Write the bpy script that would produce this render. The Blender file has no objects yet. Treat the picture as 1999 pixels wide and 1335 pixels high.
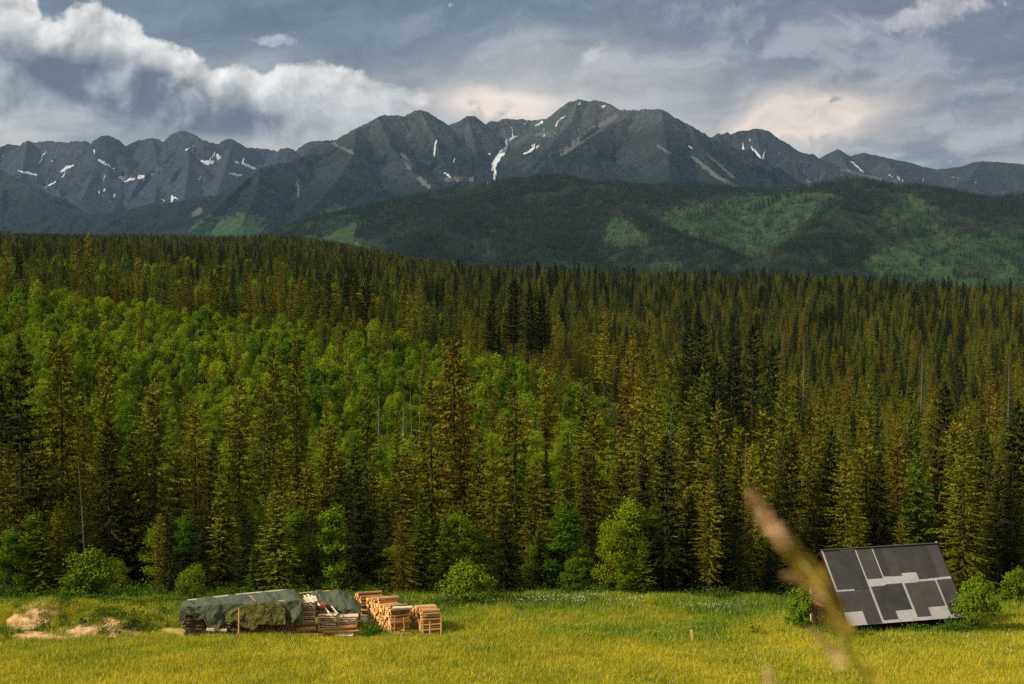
import bpy, math, random
import numpy as np
from mathutils import Vector
R_ = math.radians
SC = bpy.context.scene
C = SC.collection

# ------------------------------------------------------------------ camera
F = 2776.4
PITCH = math.atan(107.5 / F)
cam_d = bpy.data.cameras.new('camera')
cam = bpy.data.objects.new('camera', cam_d)
C.objects.link(cam)
cam.location = (0, 0, 0)
cam.rotation_euler = (R_(90) - PITCH, 0, 0)
cam_d.lens = 50
cam_d.sensor_width = 36
cam_d.clip_start = 0.05
cam_d.clip_end = 60000
cam_d.dof.use_dof = True
cam_d.dof.focus_distance = 100
cam_d.dof.aperture_fstop = 6.3
SC.camera = cam

# ------------------------------------------------------------------ exposure / cycles
SC.view_settings.view_transform = 'Standard'
SC.view_settings.look = 'None'
SC.view_settings.exposure = 0.15
SC.view_settings.gamma = 1.0
SC.cycles.use_denoising = False
SC.cycles.max_bounces = 4
SC.cycles.diffuse_bounces = 3
SC.cycles.glossy_bounces = 2
SC.cycles.transmission_bounces = 2
SC.cycles.volume_bounces = 0
SC.cycles.transparent_max_bounces = 4

# ------------------------------------------------------------------ sun
SUN_EL, SUN_AZ = 36.0, -112.0          # azimuth measured clockwise from +Y (view direction); -105: from the left, a little behind
sun_d = bpy.data.lights.new('sun', 'SUN')
sun_d.energy = 5.0
sun_d.angle = R_(6)
sun_d.color = (1.0, 0.90, 0.72)
sun = bpy.data.objects.new('sun', sun_d)
C.objects.link(sun)
sv = Vector((math.sin(R_(SUN_AZ)) * math.cos(R_(SUN_EL)), math.cos(R_(SUN_AZ)) * math.cos(R_(SUN_EL)), math.sin(R_(SUN_EL))))
sun.rotation_euler = sv.to_track_quat('Z', 'Y').to_euler()

# ------------------------------------------------------------------ node expression helper
class NV:
    """wraps a node socket so shader maths can be written as expressions"""
    def __init__(s, t, k): s.t, s.k = t, k
    def __add__(s, o): return mth(s.t, 'ADD', s, o)
    __radd__ = __add__
    def __sub__(s, o): return mth(s.t, 'SUBTRACT', s, o)
    def __rsub__(s, o): return mth(s.t, 'SUBTRACT', o, s)
    def __mul__(s, o): return mth(s.t, 'MULTIPLY', s, o)
    __rmul__ = __mul__
    def __truediv__(s, o): return mth(s.t, 'DIVIDE', s, o)
def put(t, sock, v):
    if isinstance(v, NV): t.links.new(v.k, sock)
    else:
        if isinstance(v, tuple) and len(v) == 3 and sock.type == 'RGBA': v = (*v, 1)
        sock.default_value = v
def mth(t, op, a, b=None, c=None, clamp=False):
    n = t.nodes.new('ShaderNodeMath'); n.operation = op; n.use_clamp = clamp
    for i, v in enumerate((a, b, c)):
        if v is not None: put(t, n.inputs[i], v)
    return NV(t, n.outputs[0])
def sstep(t, x, a, b, lo=0.0, hi=1.0, kind='SMOOTHSTEP'):
    n = t.nodes.new('ShaderNodeMapRange'); n.interpolation_type = kind
    if a > b: a, b, lo, hi = b, a, hi, lo
    for k, v in zip(range(5), (x, a, b, lo, hi)): put(t, n.inputs[k], v)
    return NV(t, n.outputs[0])
def comb(t, x, y, z=0.0):
    n = t.nodes.new('ShaderNodeCombineXYZ')
    for i, v in enumerate((x, y, z)): put(t, n.inputs[i], v)
    return NV(t, n.outputs[0])
def sep(t, v):
    n = t.nodes.new('ShaderNodeSeparateXYZ'); put(t, n.inputs[0], v)
    return [NV(t, o) for o in n.outputs]
def nz(t, vec, scale=1.0, detail=4.0, rough=0.55, dist=0.0, dim='3D'):
    n = t.nodes.new('ShaderNodeTexNoise'); n.noise_dimensions = dim
    put(t, n.inputs['Vector'], vec)
    n.inputs['Scale'].default_value = scale; n.inputs['Detail'].default_value = detail
    n.inputs['Roughness'].default_value = rough; n.inputs['Distortion'].default_value = dist
    return NV(t, n.outputs['Fac'])
def mixc(t, f, a, b):
    n = t.nodes.new('ShaderNodeMix'); n.data_type = 'RGBA'
    put(t, n.inputs[0], f); put(t, n.inputs[6], a); put(t, n.inputs[7], b)
    return NV(t, n.outputs[2])
def scalec(t, c, f):
    n = t.nodes.new('ShaderNodeVectorMath'); n.operation = 'SCALE'
    put(t, n.inputs[0], c); put(t, n.inputs[3], f)
    return NV(t, n.outputs[0])
def vmul(t, v, s):
    n = t.nodes.new('ShaderNodeVectorMath'); n.operation = 'MULTIPLY'
    put(t, n.inputs[0], v); n.inputs[1].default_value = s
    return NV(t, n.outputs[0])
def s2l(*c):
    return tuple(((v / 255) / 12.92 if v / 255 <= 0.04045 else ((v / 255 + 0.055) / 1.055) ** 2.4) for v in c)

# ------------------------------------------------------------------ sky: Nishita above, layered cloud banks in front of it
BG = 0.1
ZENITH = 12.0
world = bpy.data.worlds.new('World'); SC.world = world
world.use_nodes = True
wt = world.node_tree; wt.nodes.clear()
def build_sky(t):
    sky = t.nodes.new('ShaderNodeTexSky'); sky.sky_type = 'NISHITA'; sky.sun_disc = False
    sky.sun_elevation = R_(SUN_EL); sky.sun_rotation = R_(SUN_AZ)
    tc = t.nodes.new('ShaderNodeTexCoord')
    d = NV(t, tc.outputs['Generated'])
    x, y, z = sep(t, d)
    yy = mth(t, 'MAXIMUM', mth(t, 'ABSOLUTE', y), 0.03)
    px = 10.0 + 27.76 * (x / yy)          # direction in hundredths of the tangent plane: azimuth ...
    py = 5.6 - 27.76 * (z / yy)           # ... and height above the horizon
    py = mth(t, 'MAXIMUM', py, -14.0)
    px = mth(t, 'MINIMUM', mth(t, 'MAXIMUM', px, -40.0), 60.0)
    q = comb(t, px, py)
    w1 = nz(t, q, 0.55, 3, 0.55) - 0.5
    w2 = nz(t, comb(t, px + 31.0, py + 7.0), 0.55, 3, 0.55) - 0.5
    wq = comb(t, px + w1 * 0.9, py + w2 * 0.9)
    billow = nz(t, wq, 0.95, 6, 0.54)
    billow_l = nz(t, comb(t, px + w1 * 0.9 - 0.13, py + w2 * 0.9 - 0.18), 0.95, 6, 0.54)
    relief = billow - billow_l            # brighter where the cloud turns towards upper left
    streak = nz(t, comb(t, px * 0.28 + w1 * 0.5, py * 1.3 + px * 0.12 + w2 * 0.5), 1.0, 5, 0.55)
    fine = nz(t, wq, 3.6, 4, 0.6)
    soft = nz(t, comb(t, px * 0.5, py * 0.9 + 3.0), 0.9, 3, 0.5)
    def col(*c): return tuple(v / BG for v in s2l(*c))
    def g(cx, cy, sx, sy, rot=0.0, wob=0.0):
        dx = px - cx + w1 * wob; dy = py - cy + w2 * wob
        c_, s_ = math.cos(rot), math.sin(rot)
        a = (dx * c_ + dy * s_) * (1 / sx); b = (dy * c_ - dx * s_) * (1 / sy)
        return mth(t, 'EXPONENT', (a * a + b * b) * -1.0)
    # base: blue grey deck, darker with height and to the right
    hi = sstep(t, py + streak * 1.6, 3.6, 0.6)
    base = mixc(t, hi, col(170, 171, 171), col(108, 124, 137))
    rt = sstep(t, px, 8.5, 19.5)
    base = mixc(t, rt * hi, base, col(114, 119, 134))
    base = mixc(t, sstep(t, streak, 0.62, 0.38) * 0.5, base, col(112, 124, 138))
    base = mixc(t, g(6.6, 0.6, 2.6, 0.55, 0.08, 1.0) * 0.7, base, col(82, 106, 128))
    base = mixc(t, g(9.5, 0.25, 2.5, 0.35, 0.0, 1.5) * 0.45, base, col(82, 106, 130))
    # right side: dark bands of stratus
    band = sstep(t, streak + soft * 0.5, 0.92, 0.66)
    base = mixc(t, band * sstep(t, px, 11.5, 15.0) * 0.65, base, col(108, 115, 130))
    base = mixc(t, g(14.9, 1.55, 1.3, 0.35, -0.15, 1.2) * 0.75, base, col(104, 110, 124))
    base = mixc(t, g(17.6, 1.0, 2.6, 0.45, -0.2, 1.5) * 0.65, base, col(110, 114, 130))
    base = mixc(t, g(19.0, 2.2, 1.6, 0.7, 0.0, 1.5) * 0.5, base, col(120, 124, 134))
    # light veil over the centre
    base = mixc(t, g(11.2, 1.7, 3.4, 0.85, 0.0, 1.4) * 0.75, base, col(184, 183, 182))
    # torn bright openings above the ridge
    tear = sstep(t, billow, 0.43, 0.55)
    b2 = sstep(t, streak + billow * 0.6, 0.72, 0.92)
    base = mixc(t, mth(t, 'MINIMUM', g(9.9, 2.10, 1.25, 0.36, 0.12, 0.9) * 1.4, 1.0) * sstep(t, billow, 0.36, 0.50), base, col(240, 224, 210))
    base = mixc(t, mth(t, 'MINIMUM', g(15.6, 2.4, 1.7, 0.46, -0.22, 1.0) * 1.6, 1.0) * sstep(t, billow + relief, 0.10, 0.34), base, col(240, 224, 210))
    base = mixc(t, g(15.0, 1.95, 1.4, 0.10, -0.2, 0.5) * b2 * 0.8, base, col(196, 188, 184))
    base = mixc(t, g(17.3, 1.5, 0.7, 0.09, -0.25, 0.4) * b2 * 0.7, base, col(170, 170, 174))
    # mottling: soft rolls of cloud, stretched along the wind
    mott = nz(t, comb(t, px * 0.50 + w1 * 1.6 + py * 0.2, py * 0.95 + w2 * 1.6 + 11.0), 0.80, 6, 0.55)
    mott2 = nz(t, comb(t, px * 0.50 + w1 * 1.6 + py * 0.2 - 0.12, py * 0.95 + w2 * 1.6 + 10.82), 0.80, 6, 0.55)
    base = scalec(t, base, 1.0 + (mott - 0.5) * 0.9 + (mott - mott2) * 0.7)
    wisp = sstep(t, mott + (streak - 0.5) * 0.5, 0.50, 0.66) * sstep(t, px, 6.0, 11.0)
    base = mixc(t, wisp * 0.5, base, col(182, 182, 186))
    # small white puffs
    def puff(b, cx, cy, sx, sy, c, rot=0.0, k=0.9):
        m = sstep(t, g(cx, cy, sx * 1.25, sy * 1.25, rot, 0.55) + (billow - 0.5) * 1.7 + (fine - 0.5) * 1.3, 0.40, 0.95)
        return mixc(t, m * k, b, scalec(t, c, 1.0 + relief * 2.4))
    base = puff(base, 11.68, 1.10, 0.34, 0.24, col(186, 184, 184))
    base = puff(base, 5.36, 0.92, 0.36, 0.11, col(176, 182, 188))
    base = puff(base, 14.2, 0.45, 1.0, 0.36, col(150, 154, 164), 0.1, 0.7)
    base = puff(base, 18.2, 0.22, 1.0, 0.30, col(176, 172, 174), -0.28)
    base = puff(base, 17.0, 0.55, 0.9, 0.22, col(160, 160, 168), -0.2, 0.75)
    base = puff(base, 8.1, 1.95, 0.22, 0.2, col(206, 198, 192), 0.1, 0.7)
    # the big cumulus on the left: an edge curve roughened by billows
    fc = t.nodes.new('ShaderNodeFloatCurve')
    pts = [(-2, 0.2), (0, 0.05), (0.6, -0.15), (0.95, 0.28), (1.5, 0.2), (1.9, 0.05), (2.3, 0.18), (2.75, 0.45), (3.0, 0.68), (3.5, 0.92), (3.9, 1.08),
           (4.25, 1.28), (4.8, 1.16), (5.2, 1.33), (5.7, 1.22), (6.1, 1.16), (6.6, 1.28), (7.2, 1.42), (8.0, 1.65), (9.0, 2.1), (10.0, 2.6)]
    cv = fc.mapping.curves[0]
    while len(cv.points) > 2: cv.points.remove(cv.points[1])
    for i, (a, b) in enumerate(pts):
        u, v = (a + 2) / 12, (b + 1) / 4
        if i == 0: cv.points[0].location = (u, v)
        elif i == len(pts) - 1: cv.points[1].location = (u, v)
        else: cv.points.new(u, v)
    fc.mapping.update()
    put(t, fc.inputs['Value'], (px + w1 * 0.35 + 2.0) / 12.0)
    edge = NV(t, fc.outputs[0]) * 4.0 - 1.0
    depth = py - edge + (billow - 0.5) * 0.85 + (fine - 0.5) * 0.35
    fade = sstep(t, px, 9.2, 6.2)
    mask = sstep(t, depth, -0.02, 0.16) * fade
    body = mixc(t, sstep(t, depth, 0.15, 1.5), col(222, 220, 217), col(158, 163, 168))
    body = scalec(t, body, 1.0 + relief * 2.2 + (soft - 0.5) * 0.5)
    dk = mth(t, 'MINIMUM', g(2.5, 1.80, 1.7, 0.50, 0.28, 0.8) * 1.5 + g(1.0, 1.45, 1.1, 0.36, 0.40, 0.9) * 0.9 + g(4.1, 2.2, 1.2, 0.45, 0.35, 0.9) * 0.9 + g(5.6, 2.45, 0.8, 0.25, 0.1, 0.8) * 0.7, 1.0)
    body = mixc(t, dk * sstep(t, billow + soft * 0.35, 0.95, 0.60) * 0.95, body, col(88, 98, 110))
    low = sstep(t, py - px * 0.06 + (billow - 0.5) * 1.3, 1.85, 2.7)
    lowc = mixc(t, sstep(t, streak + soft * 0.4, 0.55, 0.8), col(140, 147, 154), col(200, 196, 191))
    body = mixc(t, low * (1.0 - dk * 0.8), body, lowc)
    base = mixc(t, mask, base, body)
    # cloud deck overhead, out of the frame: bright and even as an overcast zenith is
    up = sstep(t, z, 0.22, 0.75)
    zen = mixc(t, 0.25, (ZENITH, ZENITH * 0.96, ZENITH * 0.88), NV(t, sky.outputs[0]))
    base = mixc(t, up, mixc(t, 0.04, base, NV(t, sky.outputs[0])), scalec(t, zen, 0.75 + soft * 0.5))
    base = mixc(t, sstep(t, z, 0.0, -0.08), base, (0.4, 0.42, 0.3))
    bg = t.nodes.new('ShaderNodeBackground'); bg.inputs['Strength'].default_value = BG
    put(t, bg.inputs['Color'], base)
    out = t.nodes.new('ShaderNodeOutputWorld')
    t.links.new(bg.outputs[0], out.inputs['Surface'])
build_sky(wt)
world.cycles.sampling_method = 'MANUAL'
world.cycles.sample_map_resolution = 512

# ------------------------------------------------------------------ general helpers
def P(px, py, Y):
    """point at depth Y seen at pixel (px, py) of the 1999 x 1335 photograph"""
    a = (px - 999.5) / F; b = (667.5 - py) / F
    d = Vector((a, math.cos(PITCH) + b * math.sin(PITCH), -math.sin(PITCH) + b * math.cos(PITCH)))
    return d * (Y / d.y)
def PXY(x, y, z):
    c = y * math.cos(PITCH) - z * math.sin(PITCH); u = y * math.sin(PITCH) + z * math.cos(PITCH)
    return 999.5 + F * x / c, 667.5 - F * u / c
def tag(o, label, cat, group=None, kind=None):
    if label: o['label'] = label
    if cat: o['category'] = cat
    if group: o['group'] = group
    if kind: o['kind'] = kind
    return o
def mesh(name, v, f, mats=(), smooth=False, mi=None):
    m = bpy.data.meshes.new(name)
    m.from_pydata([tuple(p) for p in v] if not isinstance(v, np.ndarray) else v.tolist(), [], f if not isinstance(f, np.ndarray) else f.tolist())
    for a in mats: m.materials.append(a)
    if smooth: m.polygons.foreach_set('use_smooth', np.ones(len(m.polygons), bool))
    if mi is not None: m.polygons.foreach_set('material_index', np.asarray(mi, np.int32))
    m.update()
    return m
def link(name, data, parent=None, loc=(0, 0, 0)):
    o = bpy.data.objects.new(name, data); C.objects.link(o); o.location = loc
    if parent is not None: o.parent = parent
    return o
def empty(name, loc, label, cat, group=None, rz=0.0):
    o = bpy.data.objects.new(name, None); C.objects.link(o)
    o.location = loc; o.rotation_euler = (0, 0, rz); o.empty_display_size = 0.2
    return tag(o, label, cat, group)

class MB:
    def __init__(s): s.v, s.f, s.m = [], [], []
    def add(s, v, f, m=0):
        n = len(s.v); s.v += [tuple(p) for p in v]; s.f += [[i + n for i in q] for q in f]; s.m += [m] * len(f)
    def box(s, c, d, M=None, m=0):
        x, y, z = (k / 2 for k in d)
        v = [Vector((i * x, j * y, k * z)) for i in (-1, 1) for j in (-1, 1) for k in (-1, 1)]
        v = [((M @ p) if M is not None else p) + Vector(c) for p in v]
        s.add(v, [(0, 1, 3, 2), (4, 6, 7, 5), (0, 4, 5, 1), (2, 3, 7, 6), (0, 2, 6, 4), (1, 5, 7, 3)], m)
    def hexa(s, p, m=0):          # p: 8 points, bottom ring then top ring
        s.add(p, [(3, 2, 1, 0), (4, 5, 6, 7), (0, 1, 5, 4), (1, 2, 6, 5), (2, 3, 7, 6), (3, 0, 4, 7)], m)
    def beam(s, a, b, w, h, up=(0, 0, 1), m=0):
        a, b = Vector(a), Vector(b); d = (b - a).normalized(); sd = d.cross(Vector(up)).normalized(); u = sd.cross(d)
        s.hexa([a - sd * w / 2 - u * h / 2, a + sd * w / 2 - u * h / 2, a + sd * w / 2 + u * h / 2, a - sd * w / 2 + u * h / 2,
                b - sd * w / 2 - u * h / 2, b + sd * w / 2 - u * h / 2, b + sd * w / 2 + u * h / 2, b - sd * w / 2 + u * h / 2], m)
    def tube(s, pts, rad, n=7, m=0, mcap=None):
        pts = [Vector(p) for p in pts]; k = len(pts); rings = []
        for i, p in enumerate(pts):
            d = (pts[min(i + 1, k - 1)] - pts[max(i - 1, 0)]).normalized()
            a = d.cross(Vector((0.31, 0.95, 0.05))).normalized(); b = d.cross(a)
            r = rad[i] if hasattr(rad, '__len__') else rad
            rings.append([p + (a * math.cos(6.28318 * j / n) + b * math.sin(6.28318 * j / n)) * r for j in range(n)])
        s.add([q for r in rings for q in r], [(i * n + j, i * n + (j + 1) % n, (i + 1) * n + (j + 1) % n, (i + 1) * n + j) for i in range(k - 1) for j in range(n)], m)
        mc = m if mcap is None else mcap
        s.add(rings[0], [tuple(range(n - 1, -1, -1))], mc); s.add(rings[-1], [tuple(range(n))], mc)
    def mesh(s, name, mats, smooth=False): return mesh(name, s.v, s.f, mats, smooth, s.m)

# ------------------------------------------------------------------ numpy noise
def _h(ix, iy, seed):
    h = (ix.astype(np.int64) * 374761393 + iy.astype(np.int64) * 668265263 + seed * 974634777) & 0xFFFFFFFF
    h = ((h ^ (h >> 13)) * 1274126177) & 0xFFFFFFFF
    return ((h ^ (h >> 16)) & 0xFFFF) / 65535.0
def gn(x, y, seed=0):
    ix = np.floor(x); iy = np.floor(y); fx = x - ix; fy = y - iy
    u = fx * fx * fx * (fx * (fx * 6 - 15) + 10); v = fy * fy * fy * (fy * (fy * 6 - 15) + 10)
    def gr(a, b, dx, dy):
        t = _h(a, b, seed) * 6.2831853
        return np.cos(t) * dx + np.sin(t) * dy
    n00 = gr(ix, iy, fx, fy); n10 = gr(ix + 1, iy, fx - 1, fy); n01 = gr(ix, iy + 1, fx, fy - 1); n11 = gr(ix + 1, iy + 1, fx - 1, fy - 1)
    return ((n00 * (1 - u) + n10 * u) * (1 - v) + (n01 * (1 - u) + n11 * u) * v) * 1.5
def fbm(x, y, o=5, seed=0, rough=0.5):
    s = 0; a = 1; k = 0
    for i in range(o):
        s = s + a * gn(x * 2 ** i, y * 2 ** i, seed + i * 17); k += a; a *= rough
    return s / k
def ridged(x, y, o=5, seed=0, rough=0.5):
    s = 0; a = 1; k = 0
    for i in range(o):
        s = s + a * (1 - np.abs(gn(x * 2 ** i, y * 2 ** i, seed + i * 17)) * 2); k += a; a *= rough
    return s / k

# ------------------------------------------------------------------ ground height
_D = np.array([-60, 0, 30, 60, 72, 76, 94, 110, 125, 150, 180, 250, 330, 400, 500, 650, 900, 1200, 1600, 2200, 3000, 4200], float)
_HEAD = [12, -1.25, -10.2, -18.4, -20.9, -21.35, -23.2, -24.6]
_A = np.array([-.36, -.18, 0, .18, .36])
_Z = np.array([
    _HEAD + [-25.6, -26.6, -25, -17, -8.5, -6, -4, 1, 12, 25, 45, 60, 40, 0],
    _HEAD + [-26.2, -28, -26.5, -20, -13, -10.5, -8, -2, 8, 22, 40, 57, 30, -10],
    _HEAD + [-26.6, -29, -29, -25, -22, -22, -22, -18, -8, 1, 5, -10, -30, -50],
    _HEAD + [-26.8, -30.5, -33, -37, -40, -41, -38, -30, -14, -3, -6, -20, -50, -60],
    _HEAD + [-26.8, -31, -34, -39, -42, -43, -40, -32, -18, -14, -24, -40, -60, -70]])
_S = np.linspace(math.asinh(-60 / 50), math.asinh(4200 / 50), 500)
_T = np.array([np.interp(np.sinh(_S) * 50, _D, z) for z in _Z])
_far = np.sinh(_S) * 50 > 112
for _ in range(60):
    _T2 = _T.copy(); _T2[:, 1:-1] = (_T[:, :-2] + _T[:, 1:-1] * 2 + _T[:, 2:]) / 4
    _T[:, _far] = _T2[:, _far]
def gz(x, y):
    x = np.asarray(x, float); y = np.asarray(y, float)
    a = x / np.maximum(y, 70)
    u = np.clip((a + .36) / .18, 0, 3.9999); i = u.astype(int); t = u - i; t = t * t * (3 - 2 * t)
    s = np.clip((np.arcsinh(y / 50) - _S[0]) / (_S[1] - _S[0]), 0, 498.999); j = s.astype(int); q = s - j
    z = (_T[i, j] * (1 - q) + _T[i, j + 1] * q) * (1 - t) + (_T[i + 1, j] * (1 - q) + _T[i + 1, j + 1] * q) * t
    near = np.clip((y - 60) / 15, 0, 1) * np.clip((400 - y) / 200, 0, 1)
    z = z + near * (0.16 * gn(x / 7, y / 7, 3) + 0.3 * gn(x / 23, y / 23, 4))
    z = z + np.clip((y - 200) / 400, 0, 1) * 5 * gn(x / 160, y / 160, 8)
    # grassy bank at the left behind the heaps, low swells along the forest edge
    z = z + 1.2 * np.exp(-((x + 33) / 9) ** 2 - ((y - 101) / 5.0) ** 2) + 0.5 * np.exp(-((x + 22) / 6) ** 2 - ((y - 103) / 4) ** 2)
    z = z + 0.9 * np.exp(-((x + 31) / 5.5) ** 2 - ((y - 97.5) / 2.6) ** 2)
    z = z + 0.55 * np.exp(-((x - 8) / 7) ** 2 - ((y - 107) / 3) ** 2)
    return z
def gzf(x, y): return float(gz(x, y))

# ------------------------------------------------------------------ materials
def newmat(name, rough=0.85, spec=0.15):
    m = bpy.data.materials.new(name); m.use_nodes = True
    t = m.node_tree; b = t.nodes['Principled BSDF']
    b.inputs['Roughness'].default_value = rough
    b.inputs['Specular IOR Level'].default_value = spec
    return m, t, b
def position(t):
    return NV(t, t.nodes.new('ShaderNodeNewGeometry').outputs['Position'])
def normal(t):
    return NV(t, t.nodes.new('ShaderNodeNewGeometry').outputs['Normal'])
def objco(t):
    return NV(t, t.nodes.new('ShaderNodeTexCoord').outputs['Object'])
def rnd(t):
    return NV(t, t.nodes.new('ShaderNodeObjectInfo').outputs['Random'])
def attr(t, name):
    n = t.nodes.new('ShaderNodeAttribute'); n.attribute_name = name
    return NV(t, n.outputs['Fac'])
def bump(t, b, h, strength=0.3, dist=0.02):
    n = t.nodes.new('ShaderNodeBump'); n.inputs['Strength'].default_value = strength; n.inputs['Distance'].default_value = dist
    put(t, n.inputs['Height'], h); t.links.new(n.outputs[0], b.inputs['Normal'])
def ramp(t, f, stops):
    n = t.nodes.new('ShaderNodeValToRGB'); e = n.color_ramp.elements
    while len(e) < len(stops): e.new(0.5)
    for k, (p, c) in zip(e, stops): k.position = p; k.color = (*c, 1)
    put(t, n.inputs[0], f)
    return NV(t, n.outputs[0])

def m_ground():
    m, t, b = newmat('meadow_ground', 0.95, 0.05)
    p = position(t); x, y, z = sep(t, p)
    n1 = nz(t, p, 0.12, 6, 0.6); n2 = nz(t, p, 1.7, 6, 0.65)
    g = ramp(t, n1 * 0.6 + n2 * 0.4, [(0.35, (.07, .11, .010)), (0.5, (.17, .17, .013)), (0.65, (.26, .22, .02))])
    soil = ramp(t, n2, [(0.35, (.018, .022, .006)), (0.6, (.035, .045, .010))])
    put(t, b.inputs['Base Color'], mixc(t, sstep(t, y + (n1 - 0.5) * 6.0, 110.0, 114.0), g, soil))
    bump(t, b, n2, 0.6, 0.1)
    return m

def m_mountain(name, rock, alpine, pine, forest, tree_lo, tree_hi, alp_hi):
    m, t, b = newmat(name, 0.95, 0.05)
    p = position(t); x, y, z = sep(t, p); nx, ny, nzv = sep(t, normal(t))
    n1 = nz(t, p, 1 / 420, 7, 0.6); n2 = nz(t, p, 1 / 60, 7, 0.65); n3 = nz(t, vmul(t, p, (1, 1, 0.25)), 1 / 26, 4, 0.6)
    steep = sstep(t, nzv + (n2 - 0.5) * 0.5, 0.86, 0.70)
    rk = ramp(t, n2 * 0.6 + n3 * 0.4, [(0.32, tuple(c * 0.4 for c in rock)), (0.5, rock), (0.66, tuple(c * 1.9 for c in rock))])
    up = mixc(t, steep, alpine, rk)
    patch = sstep(t, n1 * 0.5 + n2 * 0.5, 0.47, 0.53)
    hz = z + (n1 - 0.5) * 300.0 + (n2 - 0.5) * 200.0
    c = mixc(t, sstep(t, hz, alp_hi + 120.0, alp_hi - 120.0), up, mixc(t, patch * 0.35 + 0.6, up, pine))
    fo = ramp(t, n3 * 0.5 + n2 * 0.5, [(0.35, tuple(c * 0.55 for c in forest)), (0.65, tuple(c * 1.5 for c in forest))])
    c = mixc(t, sstep(t, hz, tree_hi, tree_lo), c, fo)
    gr = attr(t, 'green')
    c = mixc(t, sstep(t, gr + (n2 - 0.5) * 0.9 + (n3 - 0.5) * 0.5, 0.35, 0.65), c, ramp(t, n2, [(0.35, (.022, .044, .018)), (0.65, (.038, .070, .023))]))
    sc = attr(t, 'scree')
    c = mixc(t, sstep(t, sc + (n2 - 0.5) * 0.8, 0.4, 0.7), c, (.085, .082, .076))
    sn = attr(t, 'snow')
    c = mixc(t, sstep(t, sn + (n3 - 0.5) * 0.5, 0.42, 0.58), c, (.46, .48, .50))
    put(t, b.inputs['Base Color'], c)
    bump(t, b, n2 * 1.0 + n3 * 0.6, 1.0, 30.0)
    return m

# ------------------------------------------------------------------ ground sheet
def build_ground():
    s = np.concatenate([np.linspace(-55, 60, 30), np.arange(61, 118, 0.7), np.sinh(np.linspace(math.asinh(118 / 50), math.asinh(4100 / 50), 170)) * 50])
    a = np.concatenate([np.linspace(-1.1, -.45, 14), np.linspace(-.44, .44, 190), np.linspace(.45, 1.1, 14)])
    A, S = np.meshgrid(a, s); X = A * np.maximum(S, 60); Z = gz(X, S)
    v = np.stack([X, S, Z], -1).reshape(-1, 3); n, k = len(s), len(a)
    i = (np.arange(n - 1)[:, None] * k + np.arange(k - 1)).reshape(-1)
    f = np.stack([i, i + 1, i + k + 1, i + k], -1)
    o = link('ground', mesh('ground', v, f, [m_ground()], True))
    tag(o, 'grassy meadow floor sloping down to the forest edge', 'ground', kind='structure')
build_ground()

# ------------------------------------------------------------------ mountains from crest networks
def polar_grid(px0, px1, na, d0, d1, nd):
    a = (np.linspace(px0, px1, na) - 999.5) / F
    d = np.linspace(d0, d1, nd)
    A, Dm = np.meshgrid(a, d)
    return A, Dm, A * Dm, Dm
def crest_pts(l):
    return np.array([tuple(P(*q)) for q in l])
def field(X, Y, ridges, base, seed):
    """ridges: (points, steep, steep_len, slope, rib_amp, rib_len)"""
    H = base.copy()
    wx = X + 90 * fbm(X / 500, Y / 500, 3, seed); wy = Y + 90 * fbm(X / 500 + 9, Y / 500, 3, seed + 1)
    for r, (pts, s0, l0, s1, ra, rl) in enumerate(ridges):
        best = np.full(X.shape, -1e9); bd = np.zeros(X.shape); bl = np.zeros(X.shape); acc = 0
        for p, q in zip(pts[:-1], pts[1:]):
            e = q[:2] - p[:2]; L2 = (e ** 2).sum() + 1e-6; L = math.sqrt(L2)
            def param(x, y): return np.clip(((x - p[0]) * e[0] + (y - p[1]) * e[1]) / L2, 0, 1)
            t = param(X, Y); dist = np.hypot(X - p[0] - t * e[0], Y - p[1] - t * e[1])
            h = p[2] + (q[2] - p[2]) * t - s1 * dist - s0 * l0 * (1 - np.exp(-dist / l0))
            mk = h > best
            best = np.where(mk, h, best); bd = np.where(mk, dist, bd); bl = np.where(mk, acc + t * L, bl); acc += L
        k = np.clip(bd / (rl * 1.2), 0, 1)
        wl = bl + 0.35 * rl * fbm(wx / rl, wy / rl, 3, seed + r)
        rib = ridged(wl / rl, bd / (rl * 5) + r * 7.3, 4, seed + 31 + r, 0.55)
        best = best + ra * k * (rib - 0.55) * 1.6
        H = np.maximum(H, best)
    return H
def grid_faces(nd, na):
    i = (np.arange(nd - 1)[:, None] * na + np.arange(na - 1)).reshape(-1)
    return np.stack([i, i + 1, i + na + 1, i + na], -1)
def seg_cover(PX, PY, pts, wid):
    out = np.zeros(PX.shape)
    for (a, b, w0), (c, d, w1) in zip(pts[:-1], pts[1:]):
        e = np.array([c - a, d - b]); L2 = (e ** 2).sum() + 1e-9
        t = np.clip(((PX - a) * e[0] + (PY - b) * e[1]) / L2, 0, 1)
        dist = np.hypot(PX - a - t * e[0], (PY - b - t * e[1]))
        out = np.maximum(out, np.clip(1.05 - dist / ((w0 + (w1 - w0) * t) * wid) * 0.55, 0, 1))
    return out
def poly_cover(PX, PY, poly, soft=6):
    inside = np.zeros(PX.shape, bool); dmin = np.full(PX.shape, 1e9); n = len(poly)
    for i in range(n):
        (x0, y0), (x1, y1) = poly[i], poly[(i + 1) % n]
        c = ((y0 > PY) != (y1 > PY)) & (PX < (x1 - x0) * (PY - y0) / (y1 - y0 + 1e-9) + x0)
        inside ^= c
        e = (x1 - x0, y1 - y0); L2 = e[0] ** 2 + e[1] ** 2 + 1e-9
        t = np.clip(((PX - x0) * e[0] + (PY - y0) * e[1]) / L2, 0, 1)
        dmin = np.minimum(dmin, np.hypot(PX - x0 - t * e[0], PY - y0 - t * e[1]))
    return np.clip(0.5 + np.where(inside, dmin, -dmin) / (2 * soft), 0, 1)
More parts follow.
